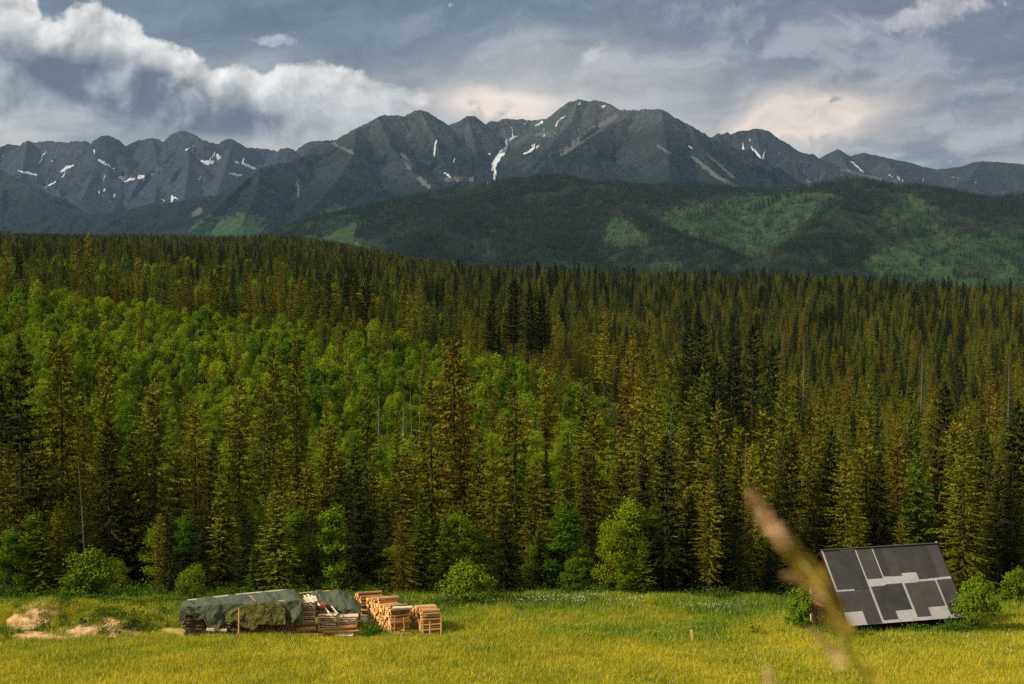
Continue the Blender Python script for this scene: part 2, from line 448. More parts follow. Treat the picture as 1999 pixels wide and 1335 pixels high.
def land(name, label, px0, px1, na, d0, d1, nd, ridges, basef, seed, jag, mat, snow=(), green=(), scree=()):
    A, Dm, X, Y = polar_grid(px0, px1, na, d0, d1, nd)
    H = field(X, Y, ridges, basef(X, Y), seed)
    H = H + jag * fbm(X / 170, Y / 170, 5, seed + 50, 0.6) + jag * 0.35 * ridged(X / 60, Y / 60, 3, seed + 60)
    # where the surface is first seen from the meadow: snow fields and clearings lie on that side of the slope
    el = H / Y; vis = el >= np.maximum.accumulate(el, 0) - 2.5e-3
    c = Y * math.cos(PITCH) - H * math.sin(PITCH)
    PX = 999.5 + F * X / c; PY = 667.5 - F * (Y * math.sin(PITCH) + H * math.cos(PITCH)) / c
    me = mesh(name, np.stack([X, Y, H], -1).reshape(-1, 3), grid_faces(nd, na), [mat], True)
    nx = fbm(PX / 9, PY / 9, 3, seed + 70) ; ny = fbm(PX / 9 + 40, PY / 9, 3, seed + 71)
    def layer(nm, val):
        at = me.attributes.new(nm, 'FLOAT', 'POINT'); at.data.foreach_set('value', val.reshape(-1).astype(np.float32))
    S = np.zeros(X.shape)
    for st in snow: S = np.maximum(S, seg_cover(PX + 3 * nx, PY + 3 * ny, st, 0.62 if name.startswith('far') else 0.7))
    layer('snow', S * vis)
    S = np.zeros(X.shape)
    for st in scree: S = np.maximum(S, seg_cover(PX + 5 * nx, PY + 4 * ny, st, 1.0))
    layer('scree', S * vis)
    G = np.zeros(X.shape)
    for pg in green: G = np.maximum(G, poly_cover(PX + 26 * nx + 9 * fbm(X / 40, Y / 40, 2, seed + 80), PY + 16 * ny, pg, 12))
    G = G * vis
    layer('green', G)
    o = link(name, me); tag(o, label, 'mountain', kind='structure')
    return dict(A=A, D=Dm, H=H, G=G, PX=PX, PY=PY, vis=vis)

ROCK = (.050, .053, .060)  # cloud shadow on the ranges is put into these dark mountain colours
far_mat = m_mountain('far_granite', (.030, .032, .038), (.024, .028, .024), (.016, .021, .020), (.010, .014, .013), 250, 420, 700)
main_mat = m_mountain('granite_and_dwarf_pine', ROCK, (.042, .050, .036), (.010, .017, .015), (.008, .014, .012), 430, 640, 900)
hill_mat = m_mountain('wooded_hill', (.05, .045, .035), (.03, .05, .018), (.02, .035, .012), (.016, .028, .012), 5000, 6000, 7000)

# far range on the left
FAR_L = [(-160, 300), (-60, 292), (0, 287), (14, 280), (38, 284), (46, 277), (54, 274), (66, 278), (94, 274), (126, 278), (150, 276), (168, 274), (177, 280), (186, 272), (196, 266), (205, 264), (213, 264), (231, 273), (245, 285),
         (258, 278), (273, 273), (285, 271), (298, 269), (311, 271), (324, 281), (330, 270), (336, 262), (348, 257), (360, 255), (378, 262), (399, 273), (427, 281), (434, 276), (441, 273), (455, 272), (468, 280), (480, 287), (500, 290), (520, 291), (539, 294), (560, 300), (620, 300)]
rl = [(crest_pts([(x, y, 12600 + 300 * math.sin(x / 37)) for x, y in FAR_L]), .55, 300, .52, 150, 330)]
rl.append((crest_pts([(540, 300, 12000), (550, 289, 11900), (560, 287, 11900), (571, 289, 11900), (580, 296, 11900)]), .5, 200, .6, 60, 300))
rl.append((crest_pts([(572, 300, 12900), (585, 287, 12900), (595, 281, 12900), (610, 276, 12900), (623, 275, 12900), (640, 277, 12900), (658, 280, 12900), (720, 290, 12900)]), .4, 300, .5, 60, 300))
for q in ([(54, 274, 12600), (45, 330, 12000), (20, 390, 11200)], [(213, 264, 12500), (190, 320, 12000), (160, 390, 11200)], [(298, 269, 12600), (310, 330, 12000), (300, 400, 11200)],
          [(360, 255, 12600), (370, 310, 12000), (360, 390, 11100)], [(455, 272, 12500), (440, 330, 11800), (420, 390, 11000)]):
    rl.append((crest_pts(q), .3, 200, .55, 120, 260))
SN_L = [[(36, 333, 2), (48, 336, 3), (60, 338, 5), (72, 341, 2)], [(120, 334, 4), (132, 327, 5), (144, 321, 2)], [(121, 345, 2), (126, 338, 2)], [(194, 313, 3), (206, 320, 4), (222, 329, 1.5)],
        [(234, 346, 4), (246, 351, 6), (262, 349, 4)], [(272, 345, 6), (284, 346, 6), (300, 338, 2)], [(274, 359, 2), (282, 350, 3)], [(193, 374, 2), (204, 370, 3)], [(222, 384, 3), (226, 378, 2)], [(333, 398, 2), (337, 384, 4), (347, 388, 1.5)],
        [(315, 388, 2), (321, 391, 1.5)], [(393, 314, 3), (408, 318, 6), (416, 316, 4)], [(404, 320, 3), (416, 304, 2), (417, 296, 1)], [(423, 303, 4), (431, 309, 4)], [(460, 316, 3), (474, 319, 2), (496, 328, 4)], [(470, 320, 2), (477, 309, 1.5)],
        [(448, 338, 2), (460, 341, 3), (473, 342, 2)], [(88, 366, 1), (108, 355, 1.6)], [(78, 318, 1), (84, 302, 1.6), (92, 294, 1)], [(100, 314, 1.6), (103, 313, 1)], [(184, 300, 1), (183, 293, 1.6)], [(202, 355, 1), (204, 342, 1)], [(362, 293, 1.4), (372, 289, 1)], [(377, 284, 1.2), (380, 286, 1)], [(396, 339, 1), (386, 352, 1)]]
land('far_mountain_range', 'jagged blue grey range with scattered snow patches at the far left', -160, 760, 620, 10300, 13800, 210, rl,
     lambda X, Y: 250 + 0 * X, 3, 16, far_mat, SN_L)

# far ranges on the right
FAR_R1 = [(1330, 300), (1370, 285), (1390, 267), (1402, 260), (1408, 264), (1420, 258), (1427, 262), (1440, 256), (1460, 255), (1468, 252), (1475, 251), (1486, 252), (1500, 256), (1510, 264), (1517, 272), (1545, 290), (1590, 307), (1615, 315), (1650, 330)]
FAR_R2 = [(1590, 312), (1600, 309), (1620, 299), (1635, 291), (1647, 299), (1660, 306), (1674, 302), (1687, 299), (1700, 302), (1720, 305), (1770, 317), (1800, 325), (1830, 331), (1855, 328), (1880, 324), (1900, 318), (1915, 315), (1950, 316), (2000, 322), (2080, 330), (2200, 345)]
rr = [(crest_pts([(x, y, 10700) for x, y in FAR_R1]), .4, 200, .55, 70, 260),
      (crest_pts([(x, y, 12000) for x, y in FAR_R2]), .3, 250, .42, 60, 330)]
for q in ([(1475, 251, 10700), (1485, 300, 10200), (1500, 350, 9500)], [(1545, 290, 10600), (1530, 330, 9900), (1520, 360, 9300)], [(1517, 330, 9600), (1540, 308, 9900), (1600, 312, 9900), (1650, 338, 9700), (1750, 356, 9300), (1850, 378, 8900)],
          [(1635, 291, 12000), (1660, 335, 11300)], [(1720, 305, 12000), (1760, 345, 11000)], [(1915, 315, 12000), (1890, 350, 11000), (1840, 375, 10000)], [(1401, 262, 10600), (1420, 300, 10100), (1440, 340, 9600)]):
    rr.append((crest_pts(q), .25, 200, .5, 95, 220))
SN_R = [[(1450, 279, 2), (1452, 295, 3), (1451, 306, 1.5)], [(1466, 286, 2), (1476, 297, 3), (1487, 312, 3), (1488, 320, 2)], [(1492, 296, 1.5), (1490, 312, 2)], [(1463, 272, 2), (1466, 276, 1.5)], [(1522, 298, 1.6), (1524, 304, 1)], [(1662, 314, 2), (1672, 324, 3), (1684, 335, 2)], [(1708, 299, 2), (1714, 301, 1)],
        [(1735, 341, 2), (1740, 344, 1.5)], [(1752, 346, 2), (1762, 352, 1.5)], [(1801, 355, 1.5), (1803, 349, 1.2)], [(1858, 346, 2), (1870, 347, 1)], [(1905, 357, 2.2), (1908, 357, 1)], [(1469, 318, 1.6), (1470, 323, 1.2)]]
land('far_mountain_range', 'distant rocky summits with thin snow gullies at the far right', 1290, 2180, 600, 8600, 12700, 200, rr,
     lambda X, Y: 200 + 0 * X, 13, 12, far_mat, SN_R, scree=[[(1485, 325, 6), (1500, 345, 8)], [(1575, 355, 5), (1590, 362, 4)], [(1640, 330, 3), (1720, 350, 3)]])

# the main massif
CREST = [(350, 470, 6150), (370, 455, 6300), (430, 400, 6900), (470, 362, 7300), (500, 335, 7600), (508, 327, 7700), (546, 318, 7900), (567, 316, 8000), (602, 302, 8200), (640, 297, 8350), (660, 283, 8450), (676, 273, 8550), (688, 266, 8600), (691, 258, 8620), (695, 250, 8650), (712, 247, 8700), (725, 245, 8750), (730, 237, 8800), (737, 229, 8800), (751, 224, 8850), (770, 226, 8900),
         (790, 228, 8950), (797, 222, 9000), (808, 217, 9000), (821, 215, 9000), (835, 219, 9050), (856, 233, 9100), (874, 243, 9200), (888, 239, 9200), (902, 235, 9200), (912, 227, 9250), (926, 229, 9300), (940, 238, 9350), (951, 244, 9400), (954, 236, 9400), (966, 236, 9450), (979, 236, 9500), (982, 231, 9500), (1000, 232, 9500), (1021, 233, 9500), (1038, 235, 9500),
         (1066, 231, 9400), (1082, 220, 9350), (1098, 208, 9300), (1112, 198, 9250), (1122, 195, 9220), (1130, 193, 9200), (1140, 196, 9200), (1151, 197, 9200), (1165, 196, 9150), (1186, 201, 9100), (1214, 215, 8900), (1224, 215, 8700), (1245, 215, 8500), (1266, 213, 8350), (1280, 212, 8300), (1292, 213, 8250), (1305, 221, 8250), (1315, 229, 8250), (1347, 245, 8250), (1390, 270, 8200), (1425, 295, 8150), (1450, 320, 8050), (1500, 357, 7900), (1560, 400, 7600), (1660, 450, 7400)]
rm = [(crest_pts(CREST), .45, 220, .5, 100, 300)]
for q, s in (([(1245, 215, 8500), (1200, 240, 8300), (1140, 275, 8000), (1080, 312, 7700), (1030, 345, 7400), (950, 385, 7000)], .55),
             ([(1292, 213, 8250), (1300, 290, 7700), (1310, 350, 7000), (1320, 400, 6300)], .5),
             ([(737, 229, 8800), (765, 290, 8350), (805, 335, 7850), (850, 362, 7350), (900, 390, 6900)], .5),
             ([(695, 250, 8650), (690, 300, 8000), (660, 350, 7300), (620, 400, 6700), (540, 455, 6100)], .45),
             ([(821, 215, 9000), (850, 270, 8700), (868, 322, 8350)], .6),
             ([(912, 227, 9250), (925, 275, 8950), (935, 320, 8600)], .6),
             ([(1130, 193, 9200), (1115, 240, 8900), (1070, 290, 8550), (1040, 325, 8200)], .6),
             ([(508, 327, 7700), (500, 380, 7000), (470, 440, 6200)], .45),
             ([(1347, 245, 8250), (1380, 310, 7700), (1420, 360, 7200)], .45)):
    rm.append((crest_pts(q), .2, 180, s, 75, 240))
rm.append((crest_pts([(-200, 480, 8200), (35, 466, 8000), (60, 448, 8000), (80, 432, 8000), (110, 425, 8000), (140, 419, 8000), (189, 421, 8000), (215, 416, 8000), (245, 410, 8000), (275, 403, 8000), (298, 396, 8000), (315, 400, 8000), (350, 392, 8000), (382, 386, 8050), (420, 382, 8100), (470, 372, 8200), (520, 350, 8300)]), .2, 200, .45, 60, 220))
rm.append((crest_pts([(-220, 250, 9900), (-60, 300, 9600), (0, 330, 9300), (30, 348, 9200), (60, 366, 9100), (115, 412, 8900), (170, 440, 8700)]), .1, 200, .5, 60, 260))
SN_M = [[(848, 304, 1.6), (849, 290, 2.4), (852, 272, 2)], [(1000, 248, 1), (1001, 262, 1.6), (1002, 268, 2)], [(966, 352, 2), (966, 342, 4), (967, 333, 3)], [(962, 330, 4), (966, 318, 6), (972, 310, 6)], [(972, 306, 6), (980, 298, 8), (988, 290, 5), (989, 286, 3)], [(991, 275, 3), (1001, 269, 3), (1009, 266, 1.5)], [(1024, 300, 2), (1036, 293, 4), (1050, 284, 2.5)],
        [(1046, 244, 2.5), (1058, 237, 2.5)], [(1024, 242, 2), (1029, 239, 1.6)], [(1084, 246, 1.6), (1090, 236, 2), (1102, 226, 2)], [(1132, 199, 2), (1129, 204, 1.6)], [(1176, 209, 3), (1181, 206, 2)], [(1061, 266, 1), (1062, 252, 1)], [(868, 338, 3), (876, 342, 3), (879, 346, 1.5)], [(951, 357, 2), (955, 355, 2)], [(1036, 285, 2), (1044, 281, 1.5)], [(954, 301, 2), (957, 302, 1.5)], [(886, 322, 1), (888, 310, 1)], [(980, 271, 1.4), (981, 270, 1)], [(1344, 285, 2), (1352, 290, 1.4)], [(1129, 255, 1), (1130, 248, 1)],
        [(990, 282, 3), (986, 273, 2)]]
SC_M = [[(1205, 225, 4), (1160, 252, 6), (1120, 282, 8), (1095, 300, 5)], [(786, 300, 5), (800, 325, 6)], [(820, 350, 5), (838, 365, 4)], [(580, 352, 2), (582, 385, 2.5)], [(552, 440, 2), (554, 448, 3)], [(1285, 285, 3), (1306, 298, 3)], [(1350, 305, 3), (1400, 345, 4), (1440, 365, 3)], [(1380, 300, 3), (1430, 345, 3)], [(870, 350, 5), (920, 350, 5)], [(650, 280, 3), (690, 300, 3)], [(1050, 262, 5), (1080, 262, 6)], [(378, 418, 6), (390, 410, 6)]]
GR_M = [[(408, 464), (430, 430), (470, 418), (508, 420), (512, 462), (460, 475)], [(578, 450), (600, 430), (640, 408), (676, 400), (690, 420), (664, 445), (610, 470)], [(640, 395), (600, 400), (585, 380), (600, 345), (628, 328), (640, 340)], [(370, 450), (400, 425), (420, 425), (400, 470), (370, 475)]]
land('mountain_massif', 'dark rugged massif with a snow filled gully under its highest summit', -200, 1700, 1150, 5700, 10100, 300, rm,
     lambda X, Y: 40 + 0.035 * (Y - 3000), 23, 15, main_mat, SN_M, GR_M[:2] + GR_M[3:], SC_M)

# wooded foothills
rf = [(crest_pts([(480, 545, 4300), (560, 500, 4400), (600, 480, 4450), (650, 456, 4550), (700, 434, 4650), (760, 405, 4750), (800, 390, 4800), (850, 376, 4850), (900, 366, 4900), (950, 359, 4900), (1000, 352, 4850), (1030, 349, 4800), (1060, 345, 4800), (1090, 343, 4800), (1120, 348, 4800), (1150, 355, 4800), (1200, 358, 4850), (1250, 362, 4900), (1300, 362, 4950), (1400, 366, 5000), (1450, 370, 5050), (1500, 372, 5100)]), .0, 100, .28, 60, 420),
      (crest_pts([(1450, 380, 5000), (1500, 371, 4900), (1550, 366, 4850), (1600, 359, 4800), (1625, 354, 4800), (1650, 350, 4800), (1675, 350, 4800), (1700, 355, 4800), (1745, 368, 4750), (1765, 364, 4700), (1790, 362, 4700), (1820, 368, 4700), (1850, 376, 4650), (1900, 388, 4600), (1930, 393, 4600), (1960, 386, 4650), (1990, 380, 4700), (2060, 372, 4700), (2200, 380, 4700)]), .0, 100, .28, 60, 420)]
for q in ([(1090, 343, 4800), (1180, 392, 4300), (1260, 438, 3800), (1380, 478, 3400), (1490, 520, 3050)], [(1650, 350, 4800), (1640, 398, 4250), (1600, 450, 3650), (1530, 500, 3100)], [(1790, 362, 4700), (1850, 425, 4100), (1910, 470, 3500), (1980, 520, 3000)],
          [(1000, 352, 4850), (920, 415, 4200), (830, 470, 3600), (760, 505, 3150)], [(1400, 366, 5000), (1380, 420, 4350), (1350, 450, 4000)], [(1100, 440, 3900), (1060, 480, 3400)],
          [(1500, 525, 2900), (1540, 490, 3050), (1575, 468, 3150), (1610, 464, 3200), (1700, 470, 3200), (1740, 478, 3150), (1800, 498, 3050), (1900, 535, 2900)], [(1700, 455, 3600), (1760, 440, 3800), (1810, 418, 4000), (1840, 405, 4300)], [(1840, 500, 3050), (1900, 470, 3200), (1960, 462, 3300), (2060, 470, 3300)]):
    rf.append((crest_pts(q), .0, 100, .44, 45, 260))
MEADOW = [(606, 470), (640, 458), (700, 433), (694, 462), (735, 474), (776, 484), (740, 488), (680, 480)]
GR_F = [MEADOW, [(1180, 478), (1182, 440), (1205, 424), (1240, 424), (1266, 455), (1262, 480), (1215, 484)], [(1285, 425), (1330, 405), (1400, 392), (1470, 380), (1560, 384), (1600, 395), (1585, 430), (1530, 470), (1496, 512), (1455, 480), (1400, 460), (1330, 455), (1300, 442)],
        [(1330, 455), (1400, 462), (1450, 480), (1495, 505), (1480, 515), (1420, 492), (1350, 478)], [(1735, 455), (1745, 430), (1790, 412), (1835, 440), (1830, 452), (1780, 450)], [(1755, 400), (1765, 372), (1800, 380), (1850, 430), (1830, 435)], [(1672, 524), (1690, 492), (1740, 488), (1775, 470), (1840, 455), (1900, 470), (1960, 500), (1999, 520), (2060, 560), (1900, 560), (1790, 545)], [(1830, 480), (1880, 455), (1930, 452), (1999, 478), (2050, 500), (1990, 500), (1920, 475)], [(1560, 380), (1620, 372), (1650, 380), (1600, 400), (1560, 430), (1520, 440)], [(1260, 518), (1290, 508), (1340, 515), (1330, 528), (1270, 528)], [(1820, 530), (1900, 520), (2000, 530), (2000, 560), (1850, 560)]]
DARK_F = [[(1186, 388), (1265, 432), (1330, 462), (1400, 480), (1494, 522), (1400, 530), (1290, 505), (1268, 470)], [(1498, 528), (1516, 500), (1545, 474), (1600, 460), (1690, 468), (1718, 486), (1680, 512), (1650, 530), (1560, 540)], [(1745, 362), (1820, 365), (1900, 388), (1960, 398), (2060, 390), (2060, 430), (1930, 425), (1860, 410), (1800, 385)], [(1560, 366), (1650, 350), (1740, 366), (1735, 400), (1690, 420), (1640, 410), (1650, 380)], [(690, 470), (700, 436), (850, 377), (1080, 345), (1180, 390), (1178, 480), (1060, 530), (780, 500)]]
foot = land('wooded_foothills', 'dark wooded foothills with pale green clearings below the massif', 420, 2180, 700, 2250, 5500, 260, rf,
            lambda X, Y: -45 + 0.02 * (Y - 2800), 43, 3, hill_mat, (), GR_F, [[(890, 440, 3), (920, 438, 3)], [(700, 470, 1.5), (690, 484, 1.5)]])

# ------------------------------------------------------------------ trees
def m_foliage(name, stops, var=0.5, transl=0.0, coarse=0.5):
    m, t, b = newmat(name, 0.9, 0.0)
    p = position(t)
    c = ramp(t, rnd(t), stops)
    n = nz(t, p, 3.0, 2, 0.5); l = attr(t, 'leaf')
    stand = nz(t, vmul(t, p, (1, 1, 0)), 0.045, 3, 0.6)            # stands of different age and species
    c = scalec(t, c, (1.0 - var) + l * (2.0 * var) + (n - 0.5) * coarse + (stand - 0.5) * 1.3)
    put(t, b.inputs['Base Color'], c)
    if transl:
        tr = t.nodes.new('ShaderNodeBsdfTranslucent'); put(t, tr.inputs[0], c)
        mx = t.nodes.new('ShaderNodeMixShader'); mx.inputs[0].default_value = transl
        t.links.new(b.outputs[0], mx.inputs[1]); t.links.new(tr.outputs[0], mx.inputs[2])
        t.links.new(mx.outputs[0], t.nodes['Material Output'].inputs['Surface'])
    return m
def m_bark(name, c):
    m, t, b = newmat(name, 0.9, 0.1)
    p = position(t)
    n = nz(t, vmul(t, p, (4, 4, 0.8)), 2.0, 4, 0.6)
    put(t, b.inputs['Base Color'], ramp(t, n, [(0.3, tuple(k * 0.5 for k in c)), (0.7, tuple(k * 1.5 for k in c))]))
    return m
M_OLIVE = m_foliage('olive_needles', [(0.0, (.084, .096, .009)), (0.25, (.140, .132, .009)), (0.5, (.102, .098, .009)), (0.75, (.172, .148, .010)), (0.9, (.126, .092, .011)), (1.0, (.066, .074, .009))])
M_DARK = m_foliage('dark_needles', [(0.0, (.020, .028, .006)), (0.5, (.031, .037, .007)), (1.0, (.046, .045, .008))])
M_BLACK = m_foliage('blackish_needles', [(0.0, (.012, .018, .005)), (1.0, (.022, .026, .006))])
M_GREEN = m_foliage('green_needles', [(0.0, (.058, .092, .009)), (0.5, (.085, .112, .009)), (1.0, (.118, .125, .010))])
M_LEAF = m_foliage('broad_leaves', [(0.0, (.060, .118, .008)), (0.35, (.125, .195, .008)), (0.7, (.205, .250, .009)), (0.9, (.110, .175, .008)), (1.0, (.042, .092, .009))], 0.3, 0.25)
M_BUSH = m_foliage('bush_leaves', [(0.0, (.120, .185, .010)), (1.0, (.165, .215, .012))], 0.35, 0.2)
M_BARK = m_bark('spruce_bark', (.060, .044, .031))
M_GREY = m_bark('bleached_wood', (.125, .105, .088))

def leaf_mesh(name, V, Fc, leaf, mat):
    m = mesh(name, V, Fc, [mat])
    a = m.attributes.new('leaf', 'FLOAT', 'FACE'); a.data.foreach_set('value', np.asarray(leaf, np.float32))
    return m
def trunk_mesh(name, H, r0, mat, seed, top=0.97, lean=0.0, stubs=0, sl=0.5):
    rg = random.Random(seed); b = MB(); n = 10
    pts = [(lean * (i / n) ** 1.5 * H + rg.uniform(-.04, .04), rg.uniform(-.04, .04), H * top * i / n - (0.5 if i == 0 else 0)) for i in range(n + 1)]
    b.tube(pts, [r0 * (1 - 0.93 * (i / n) ** 0.9) + 0.012 + (0.08 * r0 / .2 if i == 0 else 0) for i in range(n + 1)], 7)
    for k in range(stubs):
        h = rg.uniform(0.15, 0.93); a = rg.uniform(0, 6.28); L = rg.uniform(0.3, 1.0) * sl * (1.25 - h); dz = rg.uniform(-.35, .15) * L
        x, z = lean * h ** 1.5 * H, H * top * h
        b.tube([(x, 0, z), (x + math.cos(a) * L * .6, math.sin(a) * L * .6, z + dz * .4), (x + math.cos(a) * L, math.sin(a) * L, z + dz)], [.035, .022, .008], 4)
    return b.mesh(name, [mat], True)
def spruce_crown(name, seed, mat, H=20.0, R=2.3, z0=0.1, nb=230, droop=0.5, ragged=0.5, hang=0.5, power=0.75, tw=26, tl=0.36, lev=0):
    rg = np.random.default_rng(seed); V = []; Fc = []; leaf = []
    lo = rg.uniform(.75, 1.15, 12)
    for i in range(nb):
        u = (i + rg.random()) / nb; u = 1 - (1 - u) ** 0.85
        if lev: u = (round(u * lev) + rg.normal(0, .24)) / lev
        h = min(.995, max(z0, z0 + (0.995 - z0) * u))
        sect = lo[int(h * 11.99)]
        prof = ((1 - h) / (1 - z0)) ** power
        if h < z0 + 0.15: prof *= 0.55 + 0.45 * (h - z0) / 0.15
        L = max(0.16, R * prof * sect * rg.uniform(1 - ragged, 1.12))
        a = i * 2.39996 + rg.normal(0, .35); ca, sa = math.cos(a), math.sin(a)
        el = 0.75 * h - 0.15 - droop * (1 - h) + rg.normal(0, .12)       # up near the top, sagging lower down
        n = max(4, int(tw * (0.35 + L / R)))
        br = rg.uniform(.6, 1.3)
        for k in range(n):
            s = (k + rg.random()) / n
            s = 0.12 + 0.88 * s
            d = L * s
            z = H * h + math.sin(el) * d - 0.10 * droop * d * d / max(L, .4) + (0.10 * d * s if el < 0 else 0)
            c0 = np.array([ca * math.cos(el) * d, sa * math.cos(el) * d, z])
            sd = 1 if k % 2 else -1
            wl = tl * (1.15 - 0.65 * s) * rg.uniform(.6, 1.3) * min(1, 0.35 + L / 1.4)
            if rg.random() < hang: tip = np.array([ca * wl * .35 - sa * sd * wl * .25, sa * wl * .35 + ca * sd * wl * .25, -wl * rg.uniform(.6, 1.1)])
            else: tip = np.array([ca * wl * .75 - sa * sd * wl * .7, sa * wl * .75 + ca * sd * wl * .7, wl * rg.uniform(-.45, .2)])
            wv = np.array([ca, sa, rg.uniform(-.5, .5)]) * wl * rg.uniform(.16, .30)
            q = len(V)
            V += [c0 - wv, c0 + wv, c0 + tip + wv * .25, c0 + tip * .55 - wv * 1.1]
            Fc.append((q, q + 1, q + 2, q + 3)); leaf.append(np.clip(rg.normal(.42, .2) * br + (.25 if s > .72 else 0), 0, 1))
    # leader
    for k in range(14):
        z = H * (0.955 + 0.05 * k / 14); a = rg.uniform(0, 6.28); w = .05 + .10 * (1 - k / 14); q = len(V)
        V += [np.array([0, 0, z - .25]), np.array([math.cos(a) * w * 2, math.sin(a) * w * 2, z + .02]), np.array([math.cos(a + .8) * w * .4, math.sin(a + .8) * w * .4, z + .3])]
        Fc.append((q, q + 1, q + 2)); leaf.append(rg.random())
    return leaf_mesh(name, V, Fc, leaf, mat)
def broad_crown(name, seed, mat, H=6.0, R=2.4, z0=0.12, n=2600, ls=0.30, lobes=14, skirt=0.0, small=1.0):
    rg = np.random.default_rng(seed); V = []; Fc = []; leaf = []
    lb = []
    for i in range(lobes):
        u = rg.random() ** 0.8; h = z0 + (0.86 - z0) * u
        rr = R * (math.sin(math.pi * (0.22 + 0.70 * u)) ** 0.8) * 0.66
        if u < skirt: rr = R * .62
        if small < 1: rr *= rg.uniform(.8, 1.35)
        a = i * 2.4 + rg.normal(0, .5); d = rr * math.sqrt(rg.uniform(.1, 1))
        s = R * rg.uniform(.28, .50) * small
        lb.append((math.cos(a) * d, math.sin(a) * d, H * h, s, s * rg.uniform(.7, 1.2), rg.uniform(.4, 1.35)))
    lb.append((rg.normal(0, .1) * R, rg.normal(0, .1) * R, H * .86, R * .32, H * .13, 1.1))
    per = n // len(lb)
    for (x, y, z, s, sz, br) in lb:
        for k in range(per):
            d = rg.normal(0, 1, 3); d /= np.linalg.norm(d) + 1e-9
            r = rg.uniform(.45, 1.0) ** .5 * (1 + .18 * rg.normal())
            c = np.array([x, y, z]) + d * r * np.array([s, s, sz])
            if c[2] < 0.05: c[2] = rg.uniform(.05, .4)
            nrm = d * .8 + rg.normal(0, .6, 3) + np.array([0, 0, .35]); nrm /= np.linalg.norm(nrm)
            e = np.cross(nrm, rg.normal(0, 1, 3)); e /= np.linalg.norm(e) + 1e-9; g = np.cross(nrm, e)
            w = ls * rg.uniform(.55, 1.25); q = len(V)
            V += [c - e * w * .5, c + g * w * .28, c + e * w * .5, c - g * w * .28]
            Fc.append((q, q + 1, q + 2, q + 3)); leaf.append(np.clip(rg.normal(.5, .22) * br, 0, 1))
    return leaf_mesh(name, V, Fc, leaf, mat)
def limb_mesh(name, H, R, seed, mat, r0=.09):
    rg = random.Random(seed); b = MB()
    b.tube([(0, 0, -.3), (.05, .03, H * .25), (rg.uniform(-.1, .1) * R, rg.uniform(-.1, .1) * R, H * .55), (rg.uniform(-.2, .2) * R, rg.uniform(-.2, .2) * R, H * .85)], [r0 * 1.3, r0, r0 * .6, r0 * .15], 6)
    for k in range(8):
        a = k * 2.4; h = rg.uniform(.15, .55) * H; L = R * rg.uniform(.5, .8)
        b.tube([(0, 0, h), (math.cos(a) * L * .5, math.sin(a) * L * .5, h + L * .35), (math.cos(a) * L, math.sin(a) * L, h + L * .5)], [r0 * .5, r0 * .3, r0 * .1], 4)
    return b.mesh(name, [mat], True)

# kinds: list of (crown mesh, trunk mesh, height)
KIND = {}
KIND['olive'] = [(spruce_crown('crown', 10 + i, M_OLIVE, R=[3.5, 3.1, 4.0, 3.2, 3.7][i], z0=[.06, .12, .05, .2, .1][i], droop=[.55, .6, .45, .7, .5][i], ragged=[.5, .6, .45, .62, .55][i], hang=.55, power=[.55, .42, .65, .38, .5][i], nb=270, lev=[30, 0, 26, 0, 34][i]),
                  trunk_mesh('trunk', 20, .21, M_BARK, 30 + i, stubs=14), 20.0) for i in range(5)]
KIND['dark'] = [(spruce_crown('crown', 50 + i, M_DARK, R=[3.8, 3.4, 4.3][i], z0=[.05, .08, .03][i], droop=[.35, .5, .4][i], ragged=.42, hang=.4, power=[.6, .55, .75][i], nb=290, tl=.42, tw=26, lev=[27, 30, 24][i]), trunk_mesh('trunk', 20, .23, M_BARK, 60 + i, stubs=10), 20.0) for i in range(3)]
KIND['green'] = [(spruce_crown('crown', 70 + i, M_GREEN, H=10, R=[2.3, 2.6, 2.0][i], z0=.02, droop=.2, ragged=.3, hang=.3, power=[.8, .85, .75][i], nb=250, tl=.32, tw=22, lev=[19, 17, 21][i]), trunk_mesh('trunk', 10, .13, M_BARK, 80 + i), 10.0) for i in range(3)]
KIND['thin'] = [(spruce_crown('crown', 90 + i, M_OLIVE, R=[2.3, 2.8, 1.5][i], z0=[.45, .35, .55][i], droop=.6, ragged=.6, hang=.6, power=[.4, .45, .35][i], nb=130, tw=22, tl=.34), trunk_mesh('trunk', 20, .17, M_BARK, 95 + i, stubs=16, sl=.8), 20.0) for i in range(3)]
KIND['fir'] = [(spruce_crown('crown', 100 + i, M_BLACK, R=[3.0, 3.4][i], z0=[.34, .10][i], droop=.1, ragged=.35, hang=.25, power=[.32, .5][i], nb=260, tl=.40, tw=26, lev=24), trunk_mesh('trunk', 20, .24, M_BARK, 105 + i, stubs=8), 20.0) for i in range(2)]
KIND['broad'] = [(broad_crown('crown', 110 + i, M_LEAF, H=6, R=[2.3, 1.9, 2.6, 2.0, 2.2][i], lobes=[24, 20, 28, 22, 26][i], n=3600, ls=.25, small=.72, z0=.05), limb_mesh('trunk', 6, [2.3, 1.9, 2.6, 2.0, 2.2][i], 115 + i, M_BARK), 6.0) for i in range(5)]
KIND['leafy'] = [(broad_crown('crown', 160 + i, M_LEAF, H=9, R=[2.5, 2.2, 2.8][i], z0=.03, lobes=[46, 40, 54][i], n=8600, ls=.21, skirt=.5, small=.62), limb_mesh('trunk', 9, 2.4, 165 + i, M_BARK), 9.0) for i in range(3)]
KIND['bush'] = [(broad_crown('foliage', 130 + i, M_BUSH, H=3, R=[1.55, 1.75][i], z0=.10, lobes=40, n=6200, ls=.16, skirt=.5, small=.6), limb_mesh('stem', 3, 1.2, 135 + i, M_BARK, .05), 3.0) for i in range(2)]
